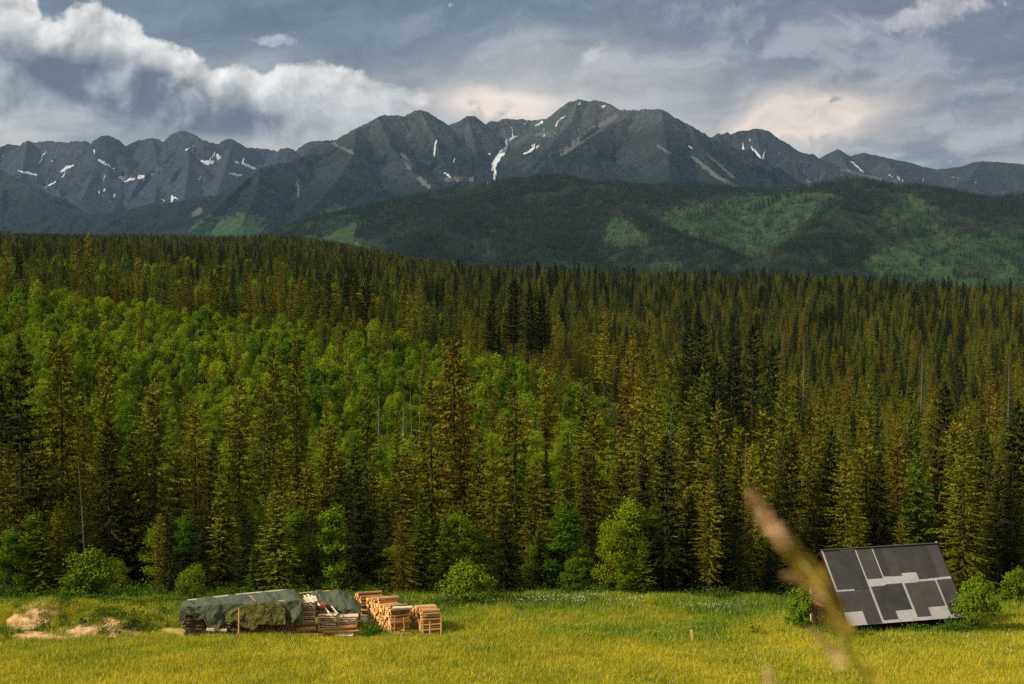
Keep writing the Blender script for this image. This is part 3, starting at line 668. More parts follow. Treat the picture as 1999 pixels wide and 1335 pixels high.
KIND['dead'] = [(None, trunk_mesh('trunk', 20, .2, M_GREY, 140 + i, lean=[.0, .06, .02][i], stubs=[46, 30, 6][i], sl=[1.7, 1.1, .5][i], top=[1, 1, 1][i]), 20.0) for i in range(3)]
KIND['stump'] = [(None, trunk_mesh('trunk', 6, .22, M_GREY, 145, stubs=4, sl=.6), 6.0)]

WORDS = dict(olive=('spruce_tree', 'spruce'), dark=('spruce_tree', 'spruce'), green=('spruce_tree', 'spruce'), thin=('spruce_tree', 'spruce'), fir=('fir_tree', 'fir'),
             broad=('broadleaf_tree', 'tree'), leafy=('broadleaf_tree', 'tree'), bush=('bush', 'bush'), dead=('dead_tree', 'dead tree'), stump=('dead_tree', 'dead tree'))
TREES = []       # x, y, width px, top px for spacing and sight tests
rng = random.Random(5)
def place_tree(kind, x, y, H, wf, label, group=None, z=None, var=None, rz=None):
    k = KIND[kind]; crown, trunk, H0 = k[rng.randrange(len(k)) if var is None else var]
    name, cat = WORDS[kind]
    root = empty(name, (x, y, gzf(x, y) - 0.05 if z is None else z), label, cat, group, rng.uniform(0, 6.28) if rz is None else rz)
    s = H / H0; w = s ** 0.75 * wf
    root.scale = (w, w, s)
    if trunk is not None: link('stem' if kind == 'bush' else 'trunk', trunk, root)
    if crown is not None: link('foliage' if kind == 'bush' else 'crown', crown, root)
    return root
def tree_px(kind, px, top, d, wf, label, group=None, var=None, rz=None):
    x = (px - 999.5) / F * d; z = gzf(x, d)
    ztop = P(px, top, d).z
    x = P(px, top, d).x
    TREES.append((x, d)); return place_tree(kind, x, d, max(1.0, ztop - z), wf, label, group, var=var, rz=rz)

FRONT = [  # kind, px, top, distance, width, label
 ('dark', 38, 655, 119, 1.05, 'very tall dark spruce with a brown tip at the left edge of the forest'),
 ('dark', 2, 745, 125, 1.0, 'dark spruce cut by the left frame edge behind the brown tipped tall one'),
 ('olive', 76, 800, 127, .9, 'shorter olive spruce between the two tallest spruces at the far left'),
 ('olive', 118, 670, 123, 1.1, 'tall brownish olive spruce second from the left in the forest front'),
 ('olive', 160, 775, 131, .85, 'slim olive spruce just above the leaning bare grey trunk'),
 ('olive', 205, 700, 140, .8, 'tall thin crowned olive spruce above the round bush, partly see through'),
 ('dark', 212, 815, 118, 1.1, 'broad dark spruce directly behind the leaning bare grey trunk'),
 ('dark', 258, 850, 121, .95, 'dark green spruce right of the leaning bare trunk with sagging boughs'),
 ('olive', 300, 724, 120, 1.1, 'tall brown topped spruce with long drooping bare boughs left of the small bush'),
 ('olive', 283, 800, 128, .8, 'olive spruce half hidden behind the tall brown topped spruce'),
 ('olive', 345, 868, 123, .95, 'olive spruce right behind the small grey green bush'),
 ('olive', 380, 786, 126, .9, 'brownish spruce with a reddish tip above the small grey green bush'),
 ('dark', 416, 855, 119, .95, 'dark spruce over the left end of the tarpaulin covered pile'),
 ('green', 432, 905, 116.5, 1.0, 'green spruce low in the forest front behind the left half of the tarpaulin'),
 ('olive', 466, 736, 127, 1.0, 'tall reddish olive spruce standing alone above the middle of the tarpaulin'),
 ('thin', 516, 765, 133, 1.0, 'slender spruce with a bare pale trunk and a tuft of crown on top'),
 ('olive', 533, 668, 148, .75, 'tall faint olive spruce rising in front of the pale green clearing, left of its twin'),
 ('olive', 578, 645, 150, .72, 'tallest slim olive spruce seen against the green clearing'),
 ('olive', 548, 860, 124, .9, 'olive spruce directly above the pointed young spruce'),
 ('olive', 600, 895, 121, .95, 'olive spruce above the right end of the first tarpaulin'),
 ('olive', 641, 822, 123, 1.05, 'full yellowish olive spruce above the pallet stacks'),
 ('green', 540, 936, 112.5, 1.25, 'young pointed dark green spruce standing free behind the tarpaulin'),
 ('leafy', 652, 975, 113.5, 1.15, 'dark leafy tree between the pointed young spruce and the olive young one'),
 ('dark', 692, 868, 118, .9, 'dark slim spruce behind the orange tub and pallets'),
 ('olive', 716, 762, 141, .8, 'thin olive spruce in the second row above the second tarpaulin'),
 ('olive', 730, 895, 124, .95, 'yellowish spruce above the left edge of the cordwood'),
 ('olive', 784, 1005, 112.5, 1.1, 'young orange olive spruce standing right behind the cordwood'),
 ('dark', 752, 958, 115, .95, 'dark young spruce just left of the orange olive young one'),
 ('green', 822, 962, 115.5, .95, 'green spruce just right of the orange olive young one'),
 ('olive', 842, 740, 126, 1.0, 'tall olive spruce in the middle left with a leaning top'),
 ('olive', 886, 660, 150, 1.25, 'broad tall olive spruce towering over the middle of the clearing'),
 ('olive', 906, 780, 127, .95, 'narrow olive spruce in front of the broad towering one'),
 ('olive', 936, 850, 121, .95, 'olive spruce above the round grey green willow bush'),
 ('olive', 962, 872, 119, .95, 'brownish spruce between the willow bush and the dark young spruce'),
 ('olive', 1006, 750, 124, 1.35, 'big wide golden olive spruce in the centre of the forest front'),
 ('dark', 985, 985, 113, 1.2, 'dark bushy young spruce at the meadow edge right of the willow bush'),
 ('olive', 1042, 905, 118, 1.0, 'olive spruce with tan drooping boughs near the ground right of the dark bushy one'),
 ('thin', 1066, 715, 155, 1.1, 'slender spruce with a long bare trunk right of the big golden one'),
 ('leafy', 1108, 968, 114.5, 1.25, 'rounded bright green broadleaf tree left of the dark narrow spruce'),
 ('leafy', 1120, 1080, 112, 1.1, 'low dark green broadleaf shrub tree at the meadow edge under the bright rounded one'),
 ('olive', 1140, 735, 150, .9, 'slim olive spruce behind the dense golden spruce with the rounded tip'),
 ('olive', 1160, 790, 122, 1.15, 'dense golden olive spruce with a rounded tip right of centre'),
 ('dark', 1180, 985, 115, .9, 'dark narrow spruce standing between two bright broadleaf trees'),
 ('leafy', 1232, 960, 114.5, 1.2, 'rounded bright green broadleaf tree right of the dark narrow spruce'),
 ('leafy', 1220, 1080, 112, 1.0, 'low dark green broadleaf tree at the meadow edge right of the dark narrow spruce'),
 ('green', 1255, 1045, 112, .9, 'small dark green spruce at the foot of the big brown olive one'),
 ('olive', 1226, 690, 160, .9, 'tall olive spruce at the right end of the green clearing'),
 ('olive', 1256, 750, 148, 1.1, 'wide olive spruce in the second row right of the clearing'),
 ('dark', 1302, 850, 114, 1.15, 'big dark brownish spruce with bare twigs at the right of the broadleaf trees'),
 ('olive', 1332, 832, 119, .95, 'olive spruce right beside the big dark brownish one'),
 ('olive', 1355, 750, 150, 1.0, 'light olive spruce in the second row under the cluster of black firs'),
 ('olive', 1402, 782, 131, 1.0, 'olive spruce in the row left of the shed with a pale tip'),
 ('dark', 1407, 868, 118, .95, 'dark spruce left of the blurred grass ear'),
 ('olive', 1446, 832, 119, 1.0, 'olive brown spruce right behind the tip of the blurred grass ear'),
 ('olive', 1492, 800, 130, .95, 'olive spruce above the blurred grass ear'),
 ('olive', 1470, 868, 116, .9, 'brown olive spruce beside the tip of the blurred grass ear'),
 ('dark', 1546, 836, 117, .95, 'dark spruce between the blurred grass ear and the shed gable'),
 ('olive', 1520, 880, 121, .95, 'olive spruce behind the upper part of the blurred grass ear'),
 ('olive', 1582, 850, 119, .9, 'olive spruce above the left gable of the shed'),
 ('dark', 1624, 832, 119, 1.0, 'dark spruce above the left corner of the shed roof'),
 ('olive', 1652, 872, 116.5, .9, 'olive spruce behind the left third of the shed ridge'),
 ('olive', 1692, 825, 121, 1.0, 'tall olive spruce above the middle of the shed ridge'),
 ('dark', 1718, 885, 117, .9, 'dark short spruce right behind the shed ridge'),
 ('olive', 1752, 836, 120, 1.0, 'brown olive spruce above the right half of the shed ridge'),
 ('green', 1792, 872, 117, 1.2, 'green spruce just above the right end of the shed ridge'),
 ('dark', 1832, 848, 122, .95, 'dark spruce between the shed ridge end and the big free spruce'),
 ('olive', 1882, 872, 112.5, 1.15, 'big free standing spruce with pale bare boughs right behind the shed'),
 ('olive', 1862, 822, 126, .95, 'olive spruce behind the big free standing spruce near the shed'),
 ('dark', 1922, 842, 124, .95, 'dark spruce right of the big free standing spruce near the shed'),
 ('dark', 1952, 905, 117, 1.0, 'blackish spruce low at the right above the green elder bush'),
 ('dark', 1988, 782, 123, 1.05, 'blackish tall spruce at the right frame edge'),
 ('dark', 1978, 885, 114.5, .95, 'dark spruce at the right frame edge nearest the meadow'),
 ('olive', 18, 860, 116, .9, 'brown dark spruce low at the left frame edge behind the leafy trees'),
 ('green', 78, 1000, 113.5, 1.15, 'leafy looking young green spruce left of the big round bush'),
 ('leafy', 20, 1020, 113, 1.1, 'green broadleaf tree at the left frame edge beside the round bush'),
 ('leafy', 62, 985, 116, 1.0, 'taller pale green broadleaf tree behind the young spruce at far left'),
 ('dark', 330, 985, 113.5, .8, 'dark spruce with drooping lower boughs just left of the small grey green bush'),
 ('dark', 480, 985, 114, 1.0, 'dark green young spruce left of the pointed free standing one'),
 ('dark', 610, 1000, 115.5, .9, 'dark spruce between the pointed young spruce and the dark leafy tree'),
 ('green', 870, 985, 114.5, .9, 'green olive spruce left of the willow bush'),
 ('dark', 1350, 960, 114.5, 1.0, 'dark low spruce right of the big dark brownish one at the meadow edge'),
 ('dark', 1440, 985, 113.5, .95, 'dark low spruce at the meadow edge left of the elder bush by the shed'),
 ('dark', 1545, 1000, 114, .9, 'dark low spruce right behind the elder bush at the left of the shed'),
]
for k_, px_, tp_, d_, w_, l_ in FRONT: tree_px(k_, px_, tp_, d_, w_ * (1.0 if k_ == 'leafy' else 1.2), l_)
for px_, tp_, d_, w_, l_ in [
 (640, 530, 365, 1.0, 'black fir with a pointed top left of the pair above the clearing'), (715, 524, 370, .95, 'slim black fir right of the olive spruces above the clearing'), (684, 528, 372, .8, 'narrow fir between the two black firs above the clearing'),
 (960, 584, 350, .9, 'round topped black fir left of the tall pair in the centre'), (1003, 544, 352, .75, 'narrow tallest black fir in the centre'), (1035, 562, 345, .8, 'broad black fir with a pale bare trunk in the centre'), (1058, 566, 347, .8, 'black fir at the right side of the pale trunked one'),
 (1345, 634, 265, .85, 'left of the twin black firs above the right forest'), (1372, 628, 262, .95, 'right of the twin black firs above the right forest, broad below'), (1432, 650, 270, .85, 'slightly shorter black fir right of the twin firs'), (1470, 633, 285, .8, 'compact black fir standing alone against the right hillside'), (1508, 668, 250, .85, 'black fir with a ragged lower crown at the right of the fir group'), (1400, 700, 240, .95, 'dark low fir between the twin firs and the compact one'), (1495, 765, 175, .8, 'dark fir lower down among olive spruces right of centre'), (1845, 745, 190, .8, 'dark fir among olive spruces over the right end of the shed')]:
    tree_px('fir', px_, tp_, d_, w_ * 1.35, l_, var=0 if 950 < px_ < 1100 else 1)
for px_, tp_, d_, w_, l_, kk in [
 (12, 475, 378, 1.1, 'golden bare trunked spruce at the far left skyline edge', 0), (150, 470, 380, 1.5, 'golden crowned spruce on a bare pale trunk, left of the taller skyline one', 1), (172, 454, 380, 1.2, 'tallest bare trunked spruce breaking the skyline at the left', 0),
 (728, 640, 300, 1.0, 'thin olive spruce on a bare trunk at the right of the bright clearing', 1), (690, 600, 310, .9, 'thin dark spruce trunk at the upper right rim of the clearing', 2), (800, 570, 345, 1.2, 'olive spruce with a bare lower trunk above the centre clearing', 1), (776, 800, 128, .8, 'small tufted spruce on a bare pale trunk left of centre', 2), (1180, 610, 300, 1.1, 'slim spruce with long bare trunk at the right rim of the clearing', 1)]:
    tree_px('thin', px_, tp_, d_, w_, l_, var=kk)
for kk, var, px_, tp_, d_, w_, l_ in [
 ('dead', 1, 165, 892, 116, .7, 'leaning bare grey trunk of a dead tree behind the round bush'), ('dead', 1, 240, 580, 330, 1.0, 'pale leaning dead trunk at the upper left rim of the clearing'), ('dead', 0, 1242, 880, 121, .8, 'grey dead spruce with bare branches right of the bright broadleaf tree'),
 ('dead', 0, 1456, 840, 117.5, .7, 'faint grey dead spruce at the tip of the blurred grass ear'), ('stump', 0, 788, 776, 185, .8, 'short broken pale trunk left of the taller one in the clearing'), ('dead', 2, 804, 745, 186, .8, 'taller broken grey trunk in the middle of the clearing'),
 ('dead', 2, 819, 698, 215, .7, 'thin grey snag standing in the upper middle clearing'), ('stump', 0, 740, 765, 190, .7, 'small grey stub of a broken trunk in the left part of the clearing'), ('dead', 0, 1310, 800, 130, .6, 'reddish grey dead spruce between olive ones right of the clearing'),
 ('dead', 2, 168, 730, 165, .6, 'thin pale snag among green trees at the left'), ('dead', 0, 1800, 670, 330, 1.0, 'reddish brown dead spruce on the right hillside'), ('dead', 0, 1570, 650, 340, 1.0, 'grey bare spruce left of the reddish one on the right hillside'), ('dead', 0, 1970, 690, 300, .9, 'pale bare spruce on the right hillside near the frame edge')]:
    tree_px(kk, px_, tp_, d_, w_, l_, var=var, rz=3.14 if var == 1 else None)
# bushes on the meadow
for px_, tp_, d_, w_, l_, var in [
 (176, 1064, 103.0, 1.22, 'big round bright green bush standing alone above the sand heaps', 0), (378, 1098, 105.5, .88, 'small grey green bush at the forest edge left of the tarpaulin', 1), (912, 1088, 107.0, 1.12, 'round grey green willow bush at the forest edge right of the cordwood', 1),
 (1566, 1140, 96.0, .82, 'light green elder bush at the left gable of the shed', 0), (1908, 1118, 95.0, .82, 'leafy elder bush leaning over the right end of the shed roof', 1), (1985, 1105, 108.0, .95, 'dark green bush at the right frame edge behind the shed', 0)]:
    tree_px('bush', px_, tp_, d_, w_, l_, var=var)

# ---- random forest filling every slope
class Pts: pass
def d_top(a): return np.interp(a, [-.4, -.18, 0, .05, .088, .09], [350, 345, 340, 300, 235, 0])
def scatter(d0, d1, step, amin, amax, seed, grow=0.0):
    rg = np.random.default_rng(seed); out = []
    d = d0
    while d < d1:
        st = step * (1 + grow * (d - d0) / (d1 - d0))
        xs = np.arange(amin * d, amax * d, st); n = len(xs)
        out.append(np.stack([xs + rg.uniform(-.5, .5, n) * st, d + rg.uniform(-.5, .5, n) * st], -1)); d += st
    return np.concatenate(out)
rg = np.random.default_rng(77)
ALL = []          # rows: x, y, kind, H, wf, zone
def put_zone(pts, fn):
    for x, y in pts:
        r = fn(x, y, x / y)
        if r is not None: ALL.append((x, y) + r)
def pick(*kw):
    u = rg.random() * sum(w for _, w in kw)
    for k, w in kw:
        u -= w
        if u <= 0: return k
    return kw[-1][0]
MAN = np.array(TREES)
def near_man(x, y, r): return bool((np.hypot(MAN[:, 0] - x, MAN[:, 1] - y) < r).any())
def z_front(x, y, a):
    edge = 112.6 + 1.2 * math.sin(x * .7) + (1.5 if a < -.3 else 0)
    if y < edge or near_man(x, y, 1.1): return None
    if a < .085 and y > 152: return None
    k = pick(('olive', 4), ('dark', 2.0), ('green', 2.0), ('leafy', 5.5 if a < .1 else .3))
    if y < 117 and rg.random() < .65: k = pick(('green', 3), ('leafy', 4 if a < .1 else 1), ('dark', 2)); return (k, rg.uniform(3, 6.5), rg.uniform(1.0, 1.35), 'front')
    H = rg.uniform(4.5, 8.5) if k == 'leafy' else rg.uniform(6.5, 13.0 if y > 118 else 9.5)
    if a < .085 and y > 135: H *= .75
    return (k, H, rg.uniform(.85, 1.15), 'front')
put_zone(scatter(112, 175, 3.1, -.42, .42, 1), z_front)
def z_clear(x, y, a):
    if not (a < .086 + .01 * math.sin(y * .1) and 150 < y < float(d_top(a)) + 6 * math.sin(x * .13)): return None
    if near_man(x, y, .8): return None
    u = rg.random()
    if u < .012: return ('thin', rg.uniform(8, 14), .9, 'clear')
    if u < .030: return (pick(('dead', 2), ('stump', 2)), rg.uniform(3, 6), .8, 'clear')
    if u < .075: return ('green', rg.uniform(4, 8), .9, 'clear')
    if u < .09 + max(0, (y - d_top(a) + 25) / 25) * .14 + max(0, a) * .7: return ('olive', rg.uniform(5, 11), 1.0, 'clear')
    n = float(gn(np.array(x / 30), np.array(y / 30), 9))
    return ('leafy' if y < 215 else 'broad', (2.6 + 5.6 * rg.random() ** 1.6) * (1 + .6 * n), rg.uniform(.65, 1.1), 'clear')
put_zone(scatter(150, 356, 2.75, -.42, .10, 2, .12), z_clear)
def z_right(x, y, a):
    if a < .082 + .01 * math.sin(y * .1) and y < 350: return None
    if y < 172 or near_man(x, y, 1.6): return None
    if y < 900 and gn(np.array(x / 14), np.array(y / 14), 61) > .22 and rg.random() < .7: return None
    dt = float(d_top(a))
    if a < .088 and y < dt + 6 * math.sin(x * .13) + 2: return None
    n = float(fbm(np.array(x / 60), np.array(y / 60), 3, 19))
    if a < -.04 and y > 420:                                  # young green stand and old dark rows on the left hill
        yng = y < 820 + 200 * n and n > -.28
        if yng: return (pick(('green', 6), ('broad', 1.0), ('olive', .6)), rg.uniform(6, 11), 1.0, 'hill')
        return (pick(('dark', 3), ('olive', 1.4), ('green', 2.6)), rg.uniform(12, 19), 1.0, 'hill')
    if rg.random() < .012: return ('dead', rg.uniform(9, 17), .8, 'right')
    if y > 600 and rg.random() < .022: return ('fir', rg.uniform(17, 22), .9, 'right')
    fz = min(1, max(0, (y - 300) / 500)); k = pick(('olive', 5 - 3.2 * fz), ('dark', 1.2 + 2.2 * fz + (1.5 if n > .2 else 0)), ('green', 2.2 + 1.2 * fz), ('broad', .35 if n < -.2 else .02))
    H = rg.uniform(4, 7) if k == 'broad' else (rg.uniform(8, 16) if rg.random() < .8 else rg.uniform(15, 22)) * (1 + .3 * n)
    if 340 < y < 430 and a < .09: H *= .85
    if y > 430: H *= .82
    return (k, H, rg.uniform(.8, 1.1), 'right')
put_zone(scatter(172, 430, 4.9, -.42, .42, 3), z_right)
put_zone(scatter(430, 1000, 5.0, -.41, .41, 4, .15), z_right)
put_zone(scatter(1000, 2350, 6.4, -.40, .40, 5, .3), z_right)
AX = np.array([r[0] for r in ALL]); AY = np.array([r[1] for r in ALL]); AH = np.array([r[3] for r in ALL]); AK = np.array([r[2] for r in ALL])
AZ = gz(AX, AY)
# sight test on the pixel columns: a tree counts for what rises above the nearer ones
tpx, tpy = PXY(AX, AY, AZ + AH); bpx, bpy_ = PXY(AX, AY, AZ)
hor = np.full(2200, 1240.0); seen = np.zeros(len(ALL))
for i in np.argsort(AY):
    c = int(tpx[i]) + 100
    if 100 <= c < 2099:
        w = max(2, int(1.1 * F / AY[i])); s = slice(max(0, c - w // 2), c + w // 2 + 1)
        seen[i] = max(0, float(np.mean(hor[s])) - tpy[i]) * w
        hor[s] = np.minimum(hor[s], tpy[i] + (bpy_[i] - tpy[i]) * .25)
SPR = np.isin(AK, ['olive', 'dark', 'green', 'thin', 'fir']); BRD = np.isin(AK, ['broad', 'leafy']); DED = np.isin(AK, ['dead', 'stump'])
solo = np.zeros(len(ALL), bool)
for mk, n in ((SPR, 300 - sum(k[0] in ('olive', 'dark', 'green') for k in FRONT) - 18), (BRD, 285), (DED, 90)):
    idx = np.where(mk & (seen > 20))[0]; idx = idx[np.argsort(-seen[idx])][:n]; solo[idx] = True
for i in np.where(solo)[0]:
    k, zone = AK[i], ALL[i][5]; a = AX[i] / AY[i]
    side = 'left' if a < -.13 else ('middle' if a < .09 else 'right')
    if k in ('broad', 'leafy'):
        if zone == 'clear': lab = {'left': 'young bright green broadleaf tree crowding the left half of the clearing', 'middle': 'young bright green broadleaf tree crowding the middle of the clearing', 'right': 'young broadleaf tree at the right rim of the clearing'}[side]; grp = 'young broadleaf trees in the clearing, ' + side
        else: lab = 'small broadleaf tree tucked between the spruces %s' % {'left': 'behind the sand heaps and bushes', 'middle': 'behind the wood pile and meadow', 'right': 'on the right hillside'}[side]; grp = 'broadleaf trees among the spruces, ' + side
    elif k in ('dead', 'stump'):
        if zone == 'clear': lab = 'thin grey dead trunk left standing among the young trees of the clearing'; grp = 'dead trunks in the clearing'
        else: lab = 'bare dead spruce among living olive spruces beyond the forest front'; grp = 'dead spruces in the forest'
    else:
        tone = {'olive': 'olive brown', 'dark': 'dark green', 'green': 'mid green', 'thin': 'thin bare stemmed', 'fir': 'blackish'}[k]
        where = {'front': {'left': 'in the forest front left of the tarpaulin', 'middle': 'in the forest front behind the wood stacks', 'right': 'in the forest front behind the shed'},
                 'clear': {'left': 'scattered in the left of the clearing', 'middle': 'scattered in the middle of the clearing', 'right': 'at the right rim of the clearing'},
                 'right': {'left': 'in the row above the clearing at the left', 'middle': 'in the row above the clearing in the centre', 'right': 'on the slope above the shed'},
                 'hill': {'left': 'on the far left hill', 'middle': 'on the hill in the centre', 'right': 'on the far slope'}}[zone][side]
        lab = '%s spruce %s' % (tone, where); grp = '%s spruces %s' % (tone, where)
    place_tree(k, AX[i], AY[i], AH[i], ALL[i][4], lab, grp, z=AZ[i] - .1)

# ---- everything further off is one mass: instances on points
def joined(kind, var, name):
    crown, trunk, H0 = KIND[kind][var]
    v, f, mi, lf, mats = [], [], [], [], []
    for me in (trunk, crown):
        if me is None: continue
        n = len(v); v += [tuple(p.co) for p in me.vertices]; f += [tuple(i + n for i in p.vertices) for p in me.polygons]
        mi += [len(mats)] * len(me.polygons); mats.append(me.materials[0])
        a = me.attributes.get('leaf'); q = np.full(len(me.polygons), .5, np.float32)
        if a: a.data.foreach_get('value', q)
        lf += q.tolist()
    me = mesh(name, v, f, mats, False, mi)
    a = me.attributes.new('leaf', 'FLOAT', 'FACE'); a.data.foreach_set('value', np.array(lf, np.float32))
    return me
def cloud(name, pts, idx, rot, scl, protos, label, cat):
    """one object whose geometry nodes set a copy of protos[idx] on every point"""
    col = bpy.data.collections.new(name + '_kinds')
    for i, me in enumerate(protos):
        o = bpy.data.objects.new('%s_kind.%03d' % (name, i), me); col.objects.link(o)
    me = bpy.data.meshes.new(name); me.vertices.add(len(pts)); me.vertices.foreach_set('co', np.asarray(pts, np.float32).reshape(-1))
    a = me.attributes.new('pick', 'INT', 'POINT'); a.data.foreach_set('value', np.asarray(idx, np.int32))
    a = me.attributes.new('turn', 'FLOAT_VECTOR', 'POINT'); a.data.foreach_set('vector', np.asarray(rot, np.float32).reshape(-1))
    a = me.attributes.new('grow', 'FLOAT_VECTOR', 'POINT'); a.data.foreach_set('vector', np.asarray(scl, np.float32).reshape(-1))
    o = link(name, me)
    ng = bpy.data.node_groups.new(name, 'GeometryNodeTree')
    ng.interface.new_socket('Geometry', in_out='INPUT', socket_type='NodeSocketGeometry'); ng.interface.new_socket('Geometry', in_out='OUTPUT', socket_type='NodeSocketGeometry')
    N = ng.nodes; gi = N.new('NodeGroupInput'); go = N.new('NodeGroupOutput'); iop = N.new('GeometryNodeInstanceOnPoints'); ci = N.new('GeometryNodeCollectionInfo')
    ci.inputs['Collection'].default_value = col; ci.inputs['Separate Children'].default_value = True; ci.inputs['Reset Children'].default_value = True
    iop.inputs['Pick Instance'].default_value = True
    def na(nm, ty):
        n = N.new('GeometryNodeInputNamedAttribute'); n.data_type = ty; n.inputs['Name'].default_value = nm; return n.outputs['Attribute']
    L = ng.links
    L.new(gi.outputs[0], iop.inputs['Points']); L.new(ci.outputs[0], iop.inputs['Instance']); L.new(na('pick', 'INT'), iop.inputs['Instance Index'])
    L.new(na('turn', 'FLOAT_VECTOR'), iop.inputs['Rotation']); L.new(na('grow', 'FLOAT_VECTOR'), iop.inputs['Scale']); L.new(iop.outputs[0], go.inputs[0])
    md = o.modifiers.new('scatter', 'NODES'); md.node_group = ng
    return tag(o, label, cat, kind='stuff')
def tree_cloud(name, mk, kinds, label, cat):
    protos, base = [], {}
    for k in kinds:
        base[k] = len(protos)
        for v in range(len(KIND[k])): protos.append((joined(k, v, k + '_tree'), KIND[k][v][2]))
    ii = np.where(mk)[0]; n = len(ii); r = np.random.default_rng(len(name))
    idx = np.array([base[AK[i]] + r.integers(len(KIND[AK[i]])) for i in ii])
    H0 = np.array([p[1] for p in protos])[idx]; s = AH[ii] / H0; w = s ** .75 * np.array([ALL[i][4] for i in ii])
    cloud(name, np.stack([AX[ii], AY[ii], AZ[ii] - .1], -1), idx, np.stack([0 * s, 0 * s, r.uniform(0, 6.28, n)], -1), np.stack([w, w, s], -1), [p[0] for p in protos], label, cat)
# trees whose tip lies well below everything nearer are not in the photograph: leave the deepest hidden ones out
keep = ~solo & ((seen > 0) | (tpy < hor[np.clip(tpx.astype(int) + 100, 0, 2199)] + 140) | (AY < 420))
tree_cloud('spruce_forest', keep & (SPR | DED), ['olive', 'dark', 'green', 'thin', 'fir', 'dead', 'stump'], 'dense olive and dark green spruce forest climbing the hills to the skyline', 'forest')
tree_cloud('broadleaf_thicket', keep & BRD, ['broad', 'leafy'], 'young bright green broadleaf thicket filling the gaps of the clearing', 'thicket')
print('TREES', len(ALL), int(keep.sum()), int(solo.sum()), len(TREES))

# ---- woods on the foothills: small clumps
def clump(name, seed, mat, n=8, rad=13, H=(13, 20), dead=False):
    r = np.random.default_rng(seed); V, Fc, lf = [], [], []
    for i in range(n):
        a = r.uniform(0, 6.28); d = rad * math.sqrt(r.random()); x, y = math.cos(a) * d, math.sin(a) * d; h = r.uniform(*H); R = h * r.uniform(.10, .15)
        if dead:
            q = len(V); w = .35; V += [np.array([x - w, y, -2]), np.array([x + w, y, -2]), np.array([x, y, h]), np.array([x, y - w, -2]), np.array([x, y + w, -2])]
            Fc += [(q, q + 1, q + 2), (q + 3, q + 4, q + 2)]; lf += [r.random()] * 2
            for k in range(7):
                z = h * r.uniform(.3, .9); b = r.uniform(0, 6.28); L = 1.2; q = len(V)
                V += [np.array([x, y, z]), np.array([x + math.cos(b) * L, y + math.sin(b) * L, z - .4]), np.array([x, y, z - .35])]; Fc.append((q, q + 1, q + 2)); lf.append(r.random())
            continue
        for k in range(34):
            u = k / 34; z = h * (0.05 + .95 * u); L = R * (1 - u) ** .7 * r.uniform(.7, 1.2) + .1; b = k * 2.4 + r.random(); t = b + .55; q = len(V)
            V += [np.array([x, y, z + .9]), np.array([x + math.cos(b) * L, y + math.sin(b) * L, z - L * .7]), np.array([x + math.cos(t) * L, y + math.sin(t) * L, z - L * .8])]
            Fc.append((q, q + 1, q + 2)); lf.append(np.clip(r.normal(.5, .25), 0, 1))
    return leaf_mesh(name, V, Fc, lf, mat)
M_FARW = m_foliage('distant_spruce', [(0, (.013, .022, .013)), (.5, (.018, .028, .015)), (.8, (.026, .035, .017)), (1, (.032, .033, .022))], .4, 0, .3)
M_DEADW = m_foliage('distant_dead_wood', [(0, (.062, .052, .046)), (1, (.095, .080, .072))], .3, 0, .2)
M_FARL = m_foliage('distant_broadleaf', [(0, (.019, .042, .017)), (1, (.038, .068, .022))], .4, 0, .3)
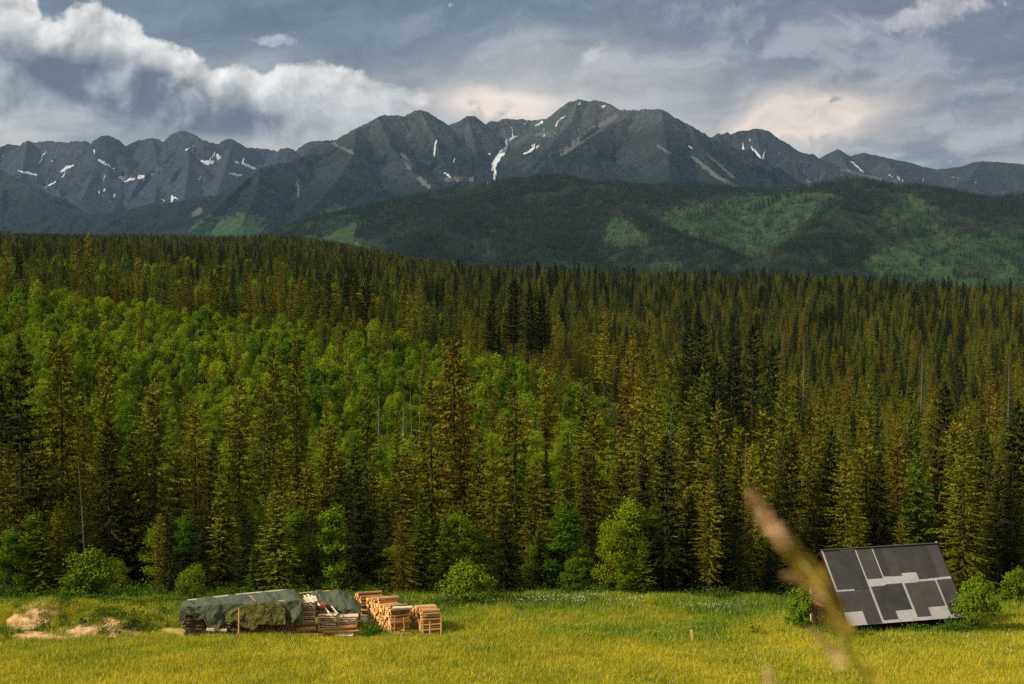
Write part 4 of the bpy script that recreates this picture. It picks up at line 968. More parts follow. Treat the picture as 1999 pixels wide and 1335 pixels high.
def hill_woods():
    r = np.random.default_rng(9); n = 52000
    A, D, H, G = foot['A'], foot['D'], foot['H'], foot['G']; a = A[0]; d = D[:, 0]
    ua = r.uniform(a[0], a[-1], n); ud = np.sqrt(r.uniform(d[0] ** 2, d[-1] ** 2, n))
    fi = (ua - a[0]) / (a[1] - a[0]); fj = (ud - d[0]) / (d[1] - d[0]); i = np.minimum(fi.astype(int), len(a) - 2); j = np.minimum(fj.astype(int), len(d) - 2); s, t = fi - i, fj - j
    def bil(Z): return (Z[j, i] * (1 - s) + Z[j, i + 1] * s) * (1 - t) + (Z[j + 1, i] * (1 - s) + Z[j + 1, i + 1] * s) * t
    # broadleaf growth fills the hollows, dark spruce keeps the ridges
    def blur(Z, k):
        Q = np.pad(Z, k, mode='edge'); Q = np.cumsum(np.cumsum(np.pad(Q, ((1, 0), (1, 0))), 0), 1); w = 2 * k + 1
        return (Q[w:, w:] - Q[:-w, w:] - Q[w:, :-w] + Q[:-w, :-w]) / w ** 2
    rel = H - blur(H, 22)
    V_ = np.clip((-rel - 3 + 9 * fbm(A * D / 150, D / 150, 3, 91)) / 10, 0, 1) * np.clip((foot['PX'] - 900) / 500, .25, 1)
    G = np.maximum(G, V_ * .75); bpy.data.objects['wooded_foothills'].data.attributes['green'].data.foreach_set('value', (np.maximum(foot['G'], V_ * .6)).reshape(-1).astype(np.float32))
    for pg in DARK_F: G = G * (1 - poly_cover(foot['PX'], foot['PY'], pg, 5))
    bpy.data.objects['wooded_foothills'].data.attributes['green'].data.foreach_set('value', (np.minimum(1, G * 1.05) * foot['vis']).reshape(-1).astype(np.float32))
    z = bil(H); g = bil(G); vis = foot['vis'][j, i] | foot['vis'][j + 1, i] | foot['vis'][np.minimum(j + 3, len(d) - 1), i]
    x = ua * ud; px, py = PXY(x, ud, z)
    nn = fbm(x / 260, ud / 260, 4, 5); n2 = fbm(x / 120, ud / 120, 3, 6)
    meadow = poly_cover(px, py, MEADOW, 2) > .4
    ok = vis & (py < 575) & ~meadow & ((g < .45) | (r.random(n) < .55))
    idx = r.integers(0, 3, n)
    idx = np.where((nn > .24) & (g < .6), 3 + r.integers(0, 2, n) * (r.random(n) < .8), idx)
    dark = sum(poly_cover(px, py, pg, 5) for pg in DARK_F) > .5
    idx = np.where(~dark & (n2 > .30 - .35 * np.clip((px - 1250) / 300, 0, 1) * np.clip((py - 380) / 40, 0, 1)) & (px > 900), 5, idx)
    near = (g > .12) & (g < .5) & (r.random(n) < .35); idx = np.where(near, 3, idx)
    idx = np.where((g >= .45), np.where(r.random(n) < .76, 5, np.where(r.random(n) < .4, 3, 1)), idx)
    k = np.where(ok)[0]
    sc = r.uniform(.7, 1.1, len(k)); sc = np.where(idx[k] == 5, sc * .7, sc)
    cloud('foothill_woods', np.stack([x, ud, z - 1], -1)[k], idx[k], np.stack([0 * sc, 0 * sc, r.uniform(0, 6.28, len(k))], -1), np.stack([sc, sc, sc], -1),
          [clump('far_clump', 201, M_FARW), clump('far_clump', 202, M_FARW), clump('far_clump', 203, M_FARW, 6), clump('dead_clump', 204, M_DEADW, 6, dead=True), clump('mixed_clump', 205, M_FARW, 5), clump('leafy_clump', 206, M_FARL, 11, 12, (5, 9))],
          'far off spruce woods streaked with grey dead trunks on the foothills', 'woods')
    print('HILL', len(k))
hill_woods()


# ------------------------------------------------------------------ wood, metal and cloth materials
def m_plain(name, lo, hi, scale=6.0, stretch=(1, 1, 1), rough=0.8, spec=0.2, bmp=0.0):
    m, t, b = newmat(name, rough, spec)
    p = vmul(t, objco(t), stretch)
    n = nz(t, p, scale, 5, 0.62) * 0.65 + rnd(t) * 0.35
    put(t, b.inputs['Base Color'], ramp(t, n, [(0.3, lo), (0.7, hi)]))
    if bmp: bump(t, b, n, bmp, 0.03)
    return m
M_LOGBARK = m_plain('pine_bark', (.20, .095, .038), (.62, .34, .13), 3.5, (.5, 2, 2), .85, .15, .5)
M_CUT = m_plain('fresh_cut_wood', (.50, .25, .06), (.86, .56, .20), 9, (1, 1, 1), .8, .15)
M_OLDBARK = m_plain('weathered_firewood', (.035, .022, .016), (.15, .085, .055), 5, (1, 2, 2), .9, .1, .4)
M_OLDCUT = m_plain('grey_cut_ends', (.09, .052, .035), (.26, .15, .10), 9, (1, 1, 1), .85, .1)
M_PALLET = m_plain('pallet_wood', (.48, .34, .20), (.80, .62, .42), 4, (1, 4, 4), .8, .15)
M_PALDARK = m_plain('pallet_block_wood', (.12, .075, .05), (.28, .18, .12), 5, (1, 3, 3), .85, .1)
M_BATTEN = m_plain('pale_batten', (.50, .46, .32), (.70, .66, .48), 3, (1, 5, 5), .7, .2)
M_TARP = m_plain('tarpaulin_cloth', (.046, .054, .032), (.082, .092, .056), 2.5, (1, 1, 1), .75, .12, .25)
def m_net():
    m, t, b = newmat('camouflage_cloth', 0.8, 0.1)
    p = objco(t); n = nz(t, p, 9.0, 3, 0.6); k = nz(t, p, 2.2, 2, 0.5)
    put(t, b.inputs['Base Color'], ramp(t, n * 0.7 + k * 0.3, [(0.38, (.022, .024, .006)), (0.5, (.085, .082, .018)), (0.62, (.15, .135, .035))]))
    bump(t, b, n, 0.8, 0.05)
    return m
M_NET = m_net()
M_ORANGE = m_plain('orange_plastic', (.50, .085, .03), (.62, .13, .05), 3, (1, 1, 1), .45, .4)
M_GREYPL = m_plain('grey_blue_plastic', (.15, .18, .19), (.24, .28, .29), 3, (1, 1, 1), .5, .4)
M_DARKROOF = m_plain('painted_sheet', (.020, .0175, .015), (.052, .045, .038), 1.2, (1, 1, 1), .6, .35)
M_ZINC = m_plain('bare_zinc_sheet', (.21, .20, .19), (.34, .33, .31), 1.5, (1, 1, 1), .55, .4)
M_BOARD = m_plain('dark_board', (.018, .010, .007), (.060, .026, .015), 3, (6, 6, .6), .9, .1, .5)
M_BEAM = m_plain('brown_beam', (.09, .045, .025), (.20, .10, .06), 3, (3, 3, 1), .85, .1)
M_STAKE = m_plain('stripped_post', (.50, .26, .10), (.70, .40, .17), 5, (2, 2, 1), .8, .15)

# ------------------------------------------------------------------ shed
def build_shed():
    E0 = P(1657, 1222, 93.0); th = 0.2968; L, RUN, RISE = 9.10, 3.736, 4.354
    root = empty('shed', (E0.x, E0.y, gzf(E0.x, E0.y)), 'low weathered shed with a steep patched corrugated metal roof', 'shed', None, th)
    zr = E0.z - root.location.z                 # eave height above the ground at the root
    # local frame: x along the ridge, y away from the viewer, z up; eave at y=0, ridge at y=RUN
    sl = math.hypot(RUN, RISE)
    dn = Vector((0, -RUN / sl, -RISE / sl)); nr = Vector((0, -RISE / sl, RUN / sl))
    def at(s, t, off=0.0):                      # point on the front slope: s along, t down from ridge
        return Vector((s * L, RUN * (1 - t), zr + RISE * (1 - t))) + nr * off
    def sheet(name, s0, s1, t0, t1, off, mat, back=False, tilt=0.0):
        n = max(3, int((s1 - s0) * L / 0.0325)); v = []
        for side in (0.0, -0.006):
            for j, t in enumerate((t0, t1)):
                for i in range(n + 1):
                    s = s0 + (s1 - s0) * i / n
                    q = at(s, t + tilt * (s - s0), off + side + 0.009 * math.sin(6.28318 * s * L / 0.13))
                    if back: q.y = 2 * RUN - q.y
                    v.append(q)
        k = n + 1; f = []
        for i in range(n):
            f.append((i, i + k, i + 1 + k, i + 1) if not back else (i, i + 1, i + 1 + k, i + k)); f.append((2 * k + i, 2 * k + i + 1, 3 * k + i + 1, 3 * k + i))
            f.append((k + i, 3 * k + i, 3 * k + i + 1, k + i + 1)); f.append((i, i + 1, 2 * k + i + 1, 2 * k + i))
        f += [(0, 2 * k, 3 * k, k), (n, k + n, 3 * k + n, 2 * k + n)]
        return link(name, mesh(name, v, f, [mat]), root)
    o = sheet('roof', 0, 1, 0, 1, 0.0, M_ZINC); o['label'] = 'bare pale zinc underlay showing between the dark sheets'
    sheet('roof', 0, 1, 0, .92, 0.0, M_DARKROOF, True)
    sh = []
    for s0, s1, t0, t1 in [(.014, .155, .0, .535), (.155, .278, .024, .56), (.29, .425, .0, .42), (.436, .50, .0, .40), (.50, .592, .0, .405), (.592, .722, .0, .368), (.722, .80, .0, .468), (.80, .90, .0, .462), (.90, 1.0, .0, .455),
                           (.0, .165, .56, .825), (.165, .277, .565, .998), (.298, .42, .522, .962), (.42, .565, .505, .852), (.585, .70, .508, .955), (.70, .852, .498, .838), (.868, 1.0, .49, .955), (.278, .29, .0, .01)]:
        if s1 - s0 < .02: continue
        o = sheet('roof_sheet', s0, s1, t0, t1, 0.012 + 0.003 * (len(sh) % 2), M_DARKROOF, tilt=-.02 if t0 > .4 else 0); sh.append(o)
    o = sheet('roof_sheet', .155, .165, .545, .995, .010, M_DARKROOF)
    # ridge cap and barge boards
    b = MB(); b.beam((-.02, RUN, zr + RISE + .03), (L + .02, RUN, zr + RISE + .03), .22, .03); link('ridge_cap', b.mesh('ridge_cap', [M_DARKROOF]), root)
    b = MB(); b.beam((L + .01, RUN - .05, zr + RISE + .06), (L + .01, RUN + .14, zr + RISE + .08), .1, .05); link('ridge_end', b.mesh('ridge_end', [M_ZINC]), root)
    for xx in (-.035, L + .035):
        b = MB(); b.beam(Vector((xx, .03, zr - .06)), Vector((xx, RUN, zr + RISE - .07)), .05, .16, (1, 0, 0)); link('barge_board', b.mesh('barge_board', [M_BOARD]), root)
        b = MB(); b.beam(Vector((xx, 2 * RUN - .3, zr + .3)), Vector((xx, RUN + .02, zr + RISE - .09)), .05, .16, (1, 0, 0)); link('barge_board', b.mesh('barge_board', [M_BOARD]), root)
    # walls of upright boards, set back under the roof
    gl = -1.5
    def wall(name, a, c, top):
        b = MB(); a, c = Vector(a), Vector(c); n = int((c - a).length / .19); r = random.Random(int(a.x * 10 + c.y))
        for i in range(n):
            p, q = a.lerp(c, (i + .04) / n), a.lerp(c, (i + .96) / n); d = (c - a).normalized(); w = Vector((-d.y, d.x, 0)) * (.02 + r.uniform(0, .012))
            tp, tq = top(p), top(q)
            b.hexa([p - w + Vector((0, 0, gl)), q - w + Vector((0, 0, gl)), q + w + Vector((0, 0, gl)), p + w + Vector((0, 0, gl)), p - w + Vector((0, 0, tp)), q - w + Vector((0, 0, tq)), q + w + Vector((0, 0, tq)), p + w + Vector((0, 0, tp))])
        return link(name, b.mesh(name, [M_BOARD]), root)
    fy, ry, lx, rx = .55, 2 * RUN - .75, .75, L - .6
    def gable(p): return zr + RISE * min(p.y, 2 * RUN - p.y) / RUN - .12
    front = wall('wall', (lx, fy, 0), (rx, fy, 0), lambda p: zr + RISE * fy / RUN - .14); front['label'] = 'reddish brown board wall under the front eave'
    wall('wall', (lx, ry, 0), (rx, ry, 0), lambda p: gable(p))
    wall('wall', (lx, fy, 0), (lx, ry, 0), gable); wall('wall', (rx, fy, 0), (rx, ry, 0), gable)
    for xx in (lx - .12, rx + .12):
        b = MB(); b.beam((xx, fy, zr + .35), (xx, ry, zr + .35), .14, .16); link('tie_beam', b.mesh('tie_beam', [M_BEAM]), root)
    b = MB(); b.beam((-.02, .62, zr + .44), (L + .02, .62, zr + .44), .12, .12); link('eave_purlin', b.mesh('eave_purlin', [M_BEAM]), root)
    b = MB(); b.beam((-.05, RUN, zr + RISE - .22), (lx, RUN, zr + RISE - .22), .14, .14); link('ridge_purlin', b.mesh('ridge_purlin', [M_BEAM]), root)
    b = MB(); b.beam((.35, 5.6, gl), (.30, 5.6, zr + 1.95), .12, .12, (1, 0, 0)); o = link('post', b.mesh('post', [M_PALLET]), root); o['label'] = 'pale leaning post at the open gable'
    return root
build_shed()

# ------------------------------------------------------------------ logs and the wood pile
def log_mesh(name, seed, bark, cut, n=9, rag=.06):
    r = random.Random(seed); b = MB(); k = 4; rings = []
    ph = [r.uniform(1 - rag, 1 + rag) for _ in range(n)]
    for i in range(k + 1):
        x = -.5 + i / k; w = 1 - .06 * i / k; ox, oy = r.uniform(-.05, .05), r.uniform(-.05, .05)
        rings.append([(x, ox + math.cos(6.28318 * j / n) * ph[j] * w * .5, oy + math.sin(6.28318 * j / n) * ph[j] * w * .5) for j in range(n)])
    b.add([q for c in rings for q in c], [(i * n + j, i * n + (j + 1) % n, (i + 1) * n + (j + 1) % n, (i + 1) * n + j) for i in range(k) for j in range(n)], 0)
    b.add(rings[0], [tuple(range(n - 1, -1, -1))], 1); b.add(rings[-1], [tuple(range(n))], 1)
    return b.mesh(name, [bark, cut])
LOGS = [log_mesh('log', i, M_LOGBARK, M_CUT) for i in range(5)]
SPLIT = [log_mesh('firewood_log', 20 + i, M_OLDBARK, M_OLDCUT, 6, .25) for i in range(4)]
BIG = [log_mesh('log', 40 + i, M_LOGBARK, M_CUT, 12, .04) for i in range(3)]
rl_ = random.Random(8)
def put_log(name, me, c, ax, length, dia, label, group=None, cat='log'):
    o = link(name, me); o.location = c
    ax = Vector(ax).normalized(); o.rotation_euler = (ax.to_track_quat('X', 'Z') @ Vector((1, 0, 0)).rotation_difference(Vector((1, 0, 0)))).to_euler()
    o.rotation_euler.rotate_axis('X', rl_.uniform(0, 6.28)); o.scale = (length, dia, dia)
    return tag(o, label, cat, group)
def cordwood(base0, base1, height0, height1, length, dia, label, group, fill=1.0, step_fn=None):
    """a row of equal logs laid side by side from base0 (far end) to base1 (near end), cut ends facing the row's left"""
    base0, base1 = Vector(base0), Vector(base1); u = base1 - base0; D = u.length; u.normalize()
    ax = Vector((-u.y, u.x, 0)).normalized()
    if ax.x < 0: ax = -ax
    cols = int(D / (dia * .98)); n = 0
    for i in range(cols):
        f = (i + .5) / cols; h = height0 + (height1 - height0) * f; rows = max(1, int(round(h / (dia * .9))))
        if step_fn: rows = max(1, int(round(step_fn(f) / (dia * .9))))
        rows += rl_.choice((0, 0, 0, 1, -1))
        for j in range(rows):
            p = base0 + u * (D * (i + .5 + (.5 if j % 2 else 0)) / cols)
            p.z = gzf(p.x, p.y) + dia * .5 + j * dia * .9 + .1
            p += Vector((rl_.uniform(-.02, .02), rl_.uniform(-.03, .03), rl_.uniform(-.015, .015)))
            c = p + ax * (length * .5 + rl_.uniform(-.09, .09))
            put_log('log', LOGS[n % 5], c, ax + Vector((0, rl_.uniform(-.02, .02), rl_.uniform(-.02, .02))), length * rl_.uniform(.90, 1.10), dia * rl_.uniform(.70, 1.22), label, group); n += 1
    return n
_YS = np.arange(66, 140, .04)
def G(px, py):
    """ground point under pixel: first place where the sight line dips below the ground"""
    d = P(px, py, 1.0); k = np.argmax(d.z * _YS <= gz(d.x * _YS, _YS)); y = float(_YS[k])
    return Vector((d.x * y, y, gzf(d.x * y, y)))
nlog = 0
# main bright row and its neighbours
nlog += cordwood(G(716, 1222), G(764, 1241), 1.95, 1.72, 1.35, .235, 'short sawn log in the tall bright stack, orange cut ends facing left', 'logs of the tall bright cordwood stack', step_fn=lambda f: 1.95 if f < .55 else 1.62)
nlog += cordwood(G(800, 1223), G(824, 1242), 1.35, 1.38, 1.30, .20, 'short sawn log in the low stack at the right end of the wood yard', 'logs of the low right cordwood stack')
nlog += cordwood(G(694, 1206), G(704, 1213), 1.75, 1.5, 1.7, .21, 'sawn log in the rear stack between the second tarpaulin and the bright stack', 'logs of the rear cordwood stack')
# stakes that hold the near ends
for px, py, h, lab in [(770, 1243, 1.45, 'left upright stake holding the near end of the tall bright stack'), (789, 1242, 1.28, 'right upright stake holding the near end of the tall bright stack'), (826, 1243, 1.15, 'left corner stake of the low right cordwood stack'), (839, 1243.5, 1.05, 'middle stake against the side of the low right stack'), (861, 1242, 1.35, 'right corner stake at the very end of the wood yard')]:
    g = G(px, py); b = MB(); b.tube([(0, 0, -.3), (.02, 0, h * .5), (rl_.uniform(-.05, .05), .05, h)], [.055, .05, .042], 7)
    o = link('stake', b.mesh('stake', [M_LOGBARK], True)); o.location = g - Vector((0, .10, 0)); tag(o, lab, 'stake', 'stakes of the cordwood stacks')
# a split half log lies pale on the near end of the bright row
g = G(764, 1241); put_log('log', SPLIT[0], (0, 0, 0), (1, .2, 0), 1.3, .24, 'pale freshly split half log lying on top of the tall bright stack'); o = C.objects[-1]
o.location = (g.x + .72, g.y + .25, g.z + 1.82); o.data = log_mesh('log', 77, M_BATTEN, M_CUT, 6, .2)
# loose split pieces in front
for i, (px, py, a) in enumerate([(764, 1243, .1), (772, 1244, .4), (780, 1243, -.2), (787, 1244, .2), (794, 1243, .05), (776, 1241, .6), (785, 1240, -.1), (770, 1239, .3), (791, 1240, .15), (780, 1237, -.3)]):
    g = G(px, py + 1); put_log('firewood_log', LOGS[i % 5], (g.x, g.y - .3, g.z + .08 + (.14 if i > 4 else 0) + (.12 if i > 8 else 0)), (1, a, .05 * a), .75, .15, 'short split piece in the loose heap in front of the tall bright stack', 'loose split pieces', 'firewood')
# long peeled logs lying in front of the pallets
for px0, py0, px1, py1, dia, dy, lab in [(538, 1240.5, 620, 1238.5, .23, -.25, 'lowest and thinnest of the three long logs left of centre in the yard'), (537, 1235, 617, 1227, .34, .05, 'middle thick log of the three long logs stacked at the left'), (538, 1222.5, 616, 1216, .26, .42, 'topmost of the three long logs stacked at the left'),
                                    (620, 1231, 697, 1223, .36, .1, 'thick long log lying under the two low pallet stacks'), (630, 1234.5, 708, 1231, .17, -.25, 'thin long log lying before the thick one on the small pallet'), (619, 1239, 660, 1237, .20, -.1, 'short log end beside the ground pallet')]:
    a = G((px0 + px1) / 2, 1243); y = a.y + dy + .25
    p, q = P(px0, py0, y), P(px1, py1, y + .35); c = (p + q) / 2
    put_log('log', BIG[len(lab) % 3], c, q - p, (q - p).length, dia, lab)
    st = random.Random(px0)
    if dia > .3:
        b = MB(); b.tube([(0, 0, 0), (.05, -.12, .06)], [.035, .02], 5); o = link('branch_stub', b.mesh('branch_stub', [M_CUT])); k = C.objects.get(o.name)
        par = [x for x in bpy.data.objects if x.get('label') == lab][0]; k.parent = par; k.location = (st.uniform(-.2, .3), -.42, .2); k.scale = (.3, 2.2, 2.2)

# ---- pallets
def pallet_proto():
    parts = []
    b = MB(); b.box((0, 0, 0), (1.2, .115, .022)); parts.append(('deck_board', b.mesh('deck_board', [M_PALLET]), [(0, y, .133) for y in (-.34, -.17, 0, .17, .34)]))
    b = MB(); b.box((0, 0, 0), (.10, .80, .022)); parts.append(('cross_board', b.mesh('cross_board', [M_PALLET]), [(x, 0, .111) for x in (-.54, 0, .54)]))
    b = MB(); b.box((0, 0, 0), (.12, .12, .078)); parts.append(('block', b.mesh('block', [M_PALDARK]), [(x, y, .061) for x in (-.53, 0, .53) for y in (-.34, 0, .34)]))
    b = MB(); b.box((0, 0, 0), (1.2, .10, .022)); parts.append(('base_board', b.mesh('base_board', [M_PALLET]), [(0, y, .011) for y in (-.345, 0, .345)]))
    return parts
PAL = pallet_proto()
def pallet(loc, rz, label, group, tilt=(0, 0)):
    root = empty('pallet', loc, label, 'pallet', group, rz); root.rotation_euler = (tilt[0], tilt[1], rz)
    for nm, me, places in PAL:
        for p in places: link(nm, me, root, p)
    return root
def pallet_stack(px, py, dy, n, rz, where, z0=0.0, lean=0.0):
    g = G(px, 1243); y = g.y + dy; base = P(px, py, y)
    od = ['bottom', 'second', 'third', 'fourth', 'fifth', 'sixth', 'seventh', 'eighth']
    for i in range(n):
        nm = 'topmost' if i == n - 1 else (od[i] + ('' if i == 0 else ' from the bottom'))
        pallet((base.x + rl_.uniform(-.07, .07) + lean * i, base.y + rl_.uniform(-.06, .06), base.z + i * .150), rz + rl_.uniform(-.10, .10), '%s pallet of the %s' % (nm, where), 'stacked pallets', (0, rl_.uniform(-.015, .015)))
    return base + Vector((lean * n, 0, n * .150))
S1 = pallet_stack(597, 1214, 1.15, 8, .08, 'tallest pallet stack left of the orange tub')
S2 = pallet_stack(640, 1224, .85, 6, -.05, 'low middle stack right of the tallest one')
S3 = pallet_stack(680, 1222, .95, 5, .06, 'low right stack beside the bright cordwood')
pallet(tuple(S1 + Vector((.15, .05, .16))), .25, 'pallet lying tilted on top of the tallest pallet stack', 'stacked pallets', (.22, -.12))
g = G(672, 1243); pallet((g.x, g.y + .1, g.z + .0), .03, 'single pallet on the grass carrying the thin long log', 'stacked pallets')
# loose boards leaning on the stacks
def board(a, b_, w, lab, mat=M_PALLET, t=.025, cat='board', nm='board'):
    m = MB(); a, b_ = Vector(a), Vector(b_); c = (a + b_) / 2; m.beam(a - c, b_ - c, w, t); o = link(nm, m.mesh(nm, [mat])); o.location = c; return tag(o, lab, cat)
def PB(p0, y0, p1, y1, w, lab, mat=M_PALLET, t=.03, nm='board', cat='board'):
    return board(P(*p0, y0), P(*p1, y1), w, lab, mat, t, cat, nm)
yb = G(600, 1243).y
for i, (p0, p1) in enumerate([((582, 1170), (592, 1184)), ((594, 1162), (606, 1180)), ((608, 1162), (624, 1182)), ((600, 1160), (612, 1176))]):
    PB(p0, yb + 1.9, p1, yb + .75, .13, ['leftmost pale board sloping over the tallest pallet stack', 'long pale board in the middle of the tallest pallet stack top', 'rightmost pale board sloping down beside the orange tub', 'short pale board on the back of the tallest pallet stack'][i], M_BATTEN)
PB((633, 1184), yb + 1.9, (643, 1197), yb + .5, .11, 'board leaning on the middle low pallet stack below the orange tub'); PB((647, 1183), yb + 1.9, (659, 1198), yb + .5, .11, 'board leaning between the two low pallet stacks')
# orange tub
def tub():
    c = P(628, 1188, yb + 1.7); r = empty('tub', c, 'orange plastic tub behind the pallet stacks', 'tub')
    b = MB(); n = 20; prof = [(.20, -.0), (.27, .04), (.29, .20), (.27, .32), (.20, .40), (.05, .42)]
    v = [(math.cos(6.28318 * j / n) * a, math.sin(6.28318 * j / n) * a, z) for a, z in prof for j in range(n)]
    b.add(v, [(i * n + j, i * n + (j + 1) % n, (i + 1) * n + (j + 1) % n, (i + 1) * n + j) for i in range(len(prof) - 1) for j in range(n)]); b.add(v[-n:], [tuple(range(n))])
    link('body', b.mesh('body', [M_ORANGE], True), r)
    b = MB(); b.tube([(math.cos(a) * .30, math.sin(a) * .30, .21) for a in [6.28318 * k / 16 for k in range(17)]], .018, 5); link('rim', b.mesh('rim', [M_ORANGE], True), r)
    # something must carry it
    m = MB(); m.beam((-.7, 0, 0), (.7, 0, 0), .5, .9); o = link('wood_block', m.mesh('wood_block', [M_OLDBARK])); o.location = c - Vector((0, 0, .45)); 
    b = MB()
    bpy.data.objects.remove(o)
    for k in range(6):
        put_log('firewood_log', SPLIT[k % 4], (c.x + (k % 3 - 1) * .3, c.y, c.z - .13 - (k // 3) * .22), (0.05, 1, 0), .9, .25, 'dark split log of the heap under the orange tub', 'dark logs under the orange tub', 'firewood')
tub()
# curved grey sheet between the pallets and the bright stack
def grey_sheet():
    g = G(705, 1234); b = MB(); n = 10; v = []
    for r in (.55, .53):
        for x in (-.18, .26):
            for i in range(n + 1):
                a = math.pi * (.05 + .55 * i / n); v.append((math.cos(a) * r * .8 + x * .6, x * 1.2, math.sin(a) * r))
    k = n + 1
    for i in range(n): b.f += [[i, i + 1, k + i + 1, k + i], [2 * k + i, 3 * k + i, 3 * k + i + 1, 2 * k + i + 1]]
    b.f += [[0, k, 3 * k, 2 * k], [n, 2 * k + n, 3 * k + n, k + n]]; b.v = v; b.m = [0] * len(b.f)
    o = link('plastic_sheet', b.mesh('plastic_sheet', [M_GREYPL], True)); o.location = g + Vector((-.1, .4, .35)); tag(o, 'curved grey plastic sheet standing between pallets and bright cordwood', 'sheet')
grey_sheet()

# ---- covered firewood pile at the left: dark ends below, tarpaulins and camouflage net over it
YF = G(470, 1242).y          # front face of the pile
def firewood():
    n = 0
    for px in np.arange(366, 578, 5.6):
        for j in range(6 if px > 400 else 8):
            x = P(px, 1240, YF).x + (j % 2) * .09; y = YF + .32 + rl_.uniform(-.05, .05); z = gzf(x, YF) + .10 + j * .175
            if px <= 400: me, ax, lab, gr = SPLIT[n % 4], (1, .15, 0), 'grey weathered split log in the open left end of the covered pile', 'split logs at the open left end of the covered pile'
            else: me, ax, lab, gr = SPLIT[n % 4], (rl_.uniform(-.05, .05), 1, 0), 'dark split log showing its end below the tarpaulin hem', 'dark firewood under the tarpaulin'
            put_log('firewood_log', me, (x, y, z), ax, .62, rl_.uniform(.14, .20), lab, gr, 'firewood'); n += 1
    return n
nlog += firewood()
def drape(name, px0, px1, nu, nv, top_front, top_back, hem, depth, label, cat, mat, seed, out=.05, hang_back=.9, fold=.07, tz=0.0, y_off=0.0, thick=.012, top_part=True):
    """cloth laid over the pile: rows run from the hem at the front, up, over the top and down the back"""
    u = np.linspace(0, 1, nu); px = px0 + (px1 - px0) * u; V = []
    nf, nt, nb = int(nv * .45), int(nv * .4) if top_part else 0, int(nv * .15) if top_part else 0
    for i in range(nu):
        tf, tb, hm = np.interp(px[i], *top_front), np.interp(px[i], *top_back), np.interp(px[i], *hem)
        y0 = YF + y_off; A = P(px[i], hm, y0 - out); B = P(px[i], tf, y0 + .05); D_ = P(px[i], tb, y0 + depth)
        col = [A.lerp(B, k / nf) for k in range(nf + 1)] + [B.lerp(D_, (k + 1) / nt) for k in range(nt)] + [D_ + Vector((0, .25, -hang_back * (k + 1) / max(1, nb))) for k in range(nb)]
        V.append(col)
    V = np.array([[tuple(p) for p in c] for c in V]); m = V.shape[1]
    U, W = np.meshgrid(np.linspace(0, (px1 - px0) / 29, nu), np.linspace(0, 1, m), indexing='ij')
    frontness = np.clip(1.15 - W / .45, 0, 1) if top_part else 1 - 0.75 * W
    fo = np.sin(U * 3.4 + W * 1.5 + 2.6 * fbm(U * .9, W * 1.6, 3, seed)) * .5 + fbm(U * 1.2 + W * 2.2, W * 2.4 - U * .4, 4, seed + 3) * 2.0 + .8 * ridged(U * .8 - W * 1.9, W * 1.2 + U * .3, 3, seed + 5)
    V[..., 1] -= fold * fo * (.35 + frontness) ; V[..., 2] += fold * .55 * fo * (1 - frontness) + tz
    V[..., 0] += fold * .5 * fbm(U * 2, W * 3, 3, seed + 8)
    n = nu * m; vv = V.reshape(-1, 3); i = (np.arange(nu - 1)[:, None] * m + np.arange(m - 1)).reshape(-1)
    f = np.stack([i, i + m, i + m + 1, i + 1], -1)
    c = vv.mean(0); o = link(name, mesh(name, vv - c, f, [mat], True)); o.location = c
    md = o.modifiers.new('thickness', 'SOLIDIFY'); md.thickness = thick; md.offset = 1
    return tag(o, label, cat)
drape('tarpaulin', 354, 592, 150, 60, ([354, 362, 380, 420, 455, 480, 520, 560, 592], [1187, 1186, 1184, 1181, 1178, 1180, 1176, 1174, 1172]), ([354, 366, 400, 447, 470, 520, 560, 575, 592], [1179, 1172, 1168, 1163, 1162, 1157, 1152, 1153, 1166]),
      ([354, 360, 366, 372, 385, 398, 402, 410, 418, 426, 440, 470, 540, 560, 592], [1222, 1214, 1196, 1206, 1210, 1208, 1218, 1230, 1234, 1226, 1219, 1218, 1218, 1217, 1214]), 3.2, 'large crumpled grey green tarpaulin over the left firewood pile', 'tarpaulin', M_TARP, 3, fold=.17)
drape('tarpaulin', 604, 704, 76, 46, ([604, 620, 660, 690, 704], [1176, 1178, 1188, 1190, 1196]), ([604, 618, 642, 655, 672, 690, 704], [1158, 1155, 1153, 1153, 1156, 1166, 1178]), ([604, 640, 668, 690, 704], [1192, 1196, 1200, 1208, 1210]), 2.2, 'second smaller grey green tarpaulin heaped behind the low pallet stacks', 'tarpaulin', M_TARP, 13, y_off=2.6, fold=.17)
drape('camouflage_net', 440, 558, 90, 34, ([440, 455, 470, 500, 530, 545, 558], [1200, 1190, 1183, 1177, 1175, 1177, 1190]), ([0, 1], [0, 0]), ([440, 452, 464, 476, 492, 497, 505, 520, 540, 558], [1214, 1216, 1217, 1226, 1232, 1230, 1218, 1220, 1222, 1218]), 1, 'olive camouflage net hanging in folds from the tarpaulin front', 'net', M_NET, 23, out=.22, fold=.09, y_off=-.14, top_part=False)
o = drape('tarpaulin', 350, 362, 12, 20, ([350, 362], [1186, 1186]), ([0, 1], [0, 0]), ([350, 362], [1221, 1219]), 1, 'dark flap of the tarpaulin hanging at its left end', 'tarpaulin flap', M_TARP, 33, y_off=.8, fold=.05, top_part=False)
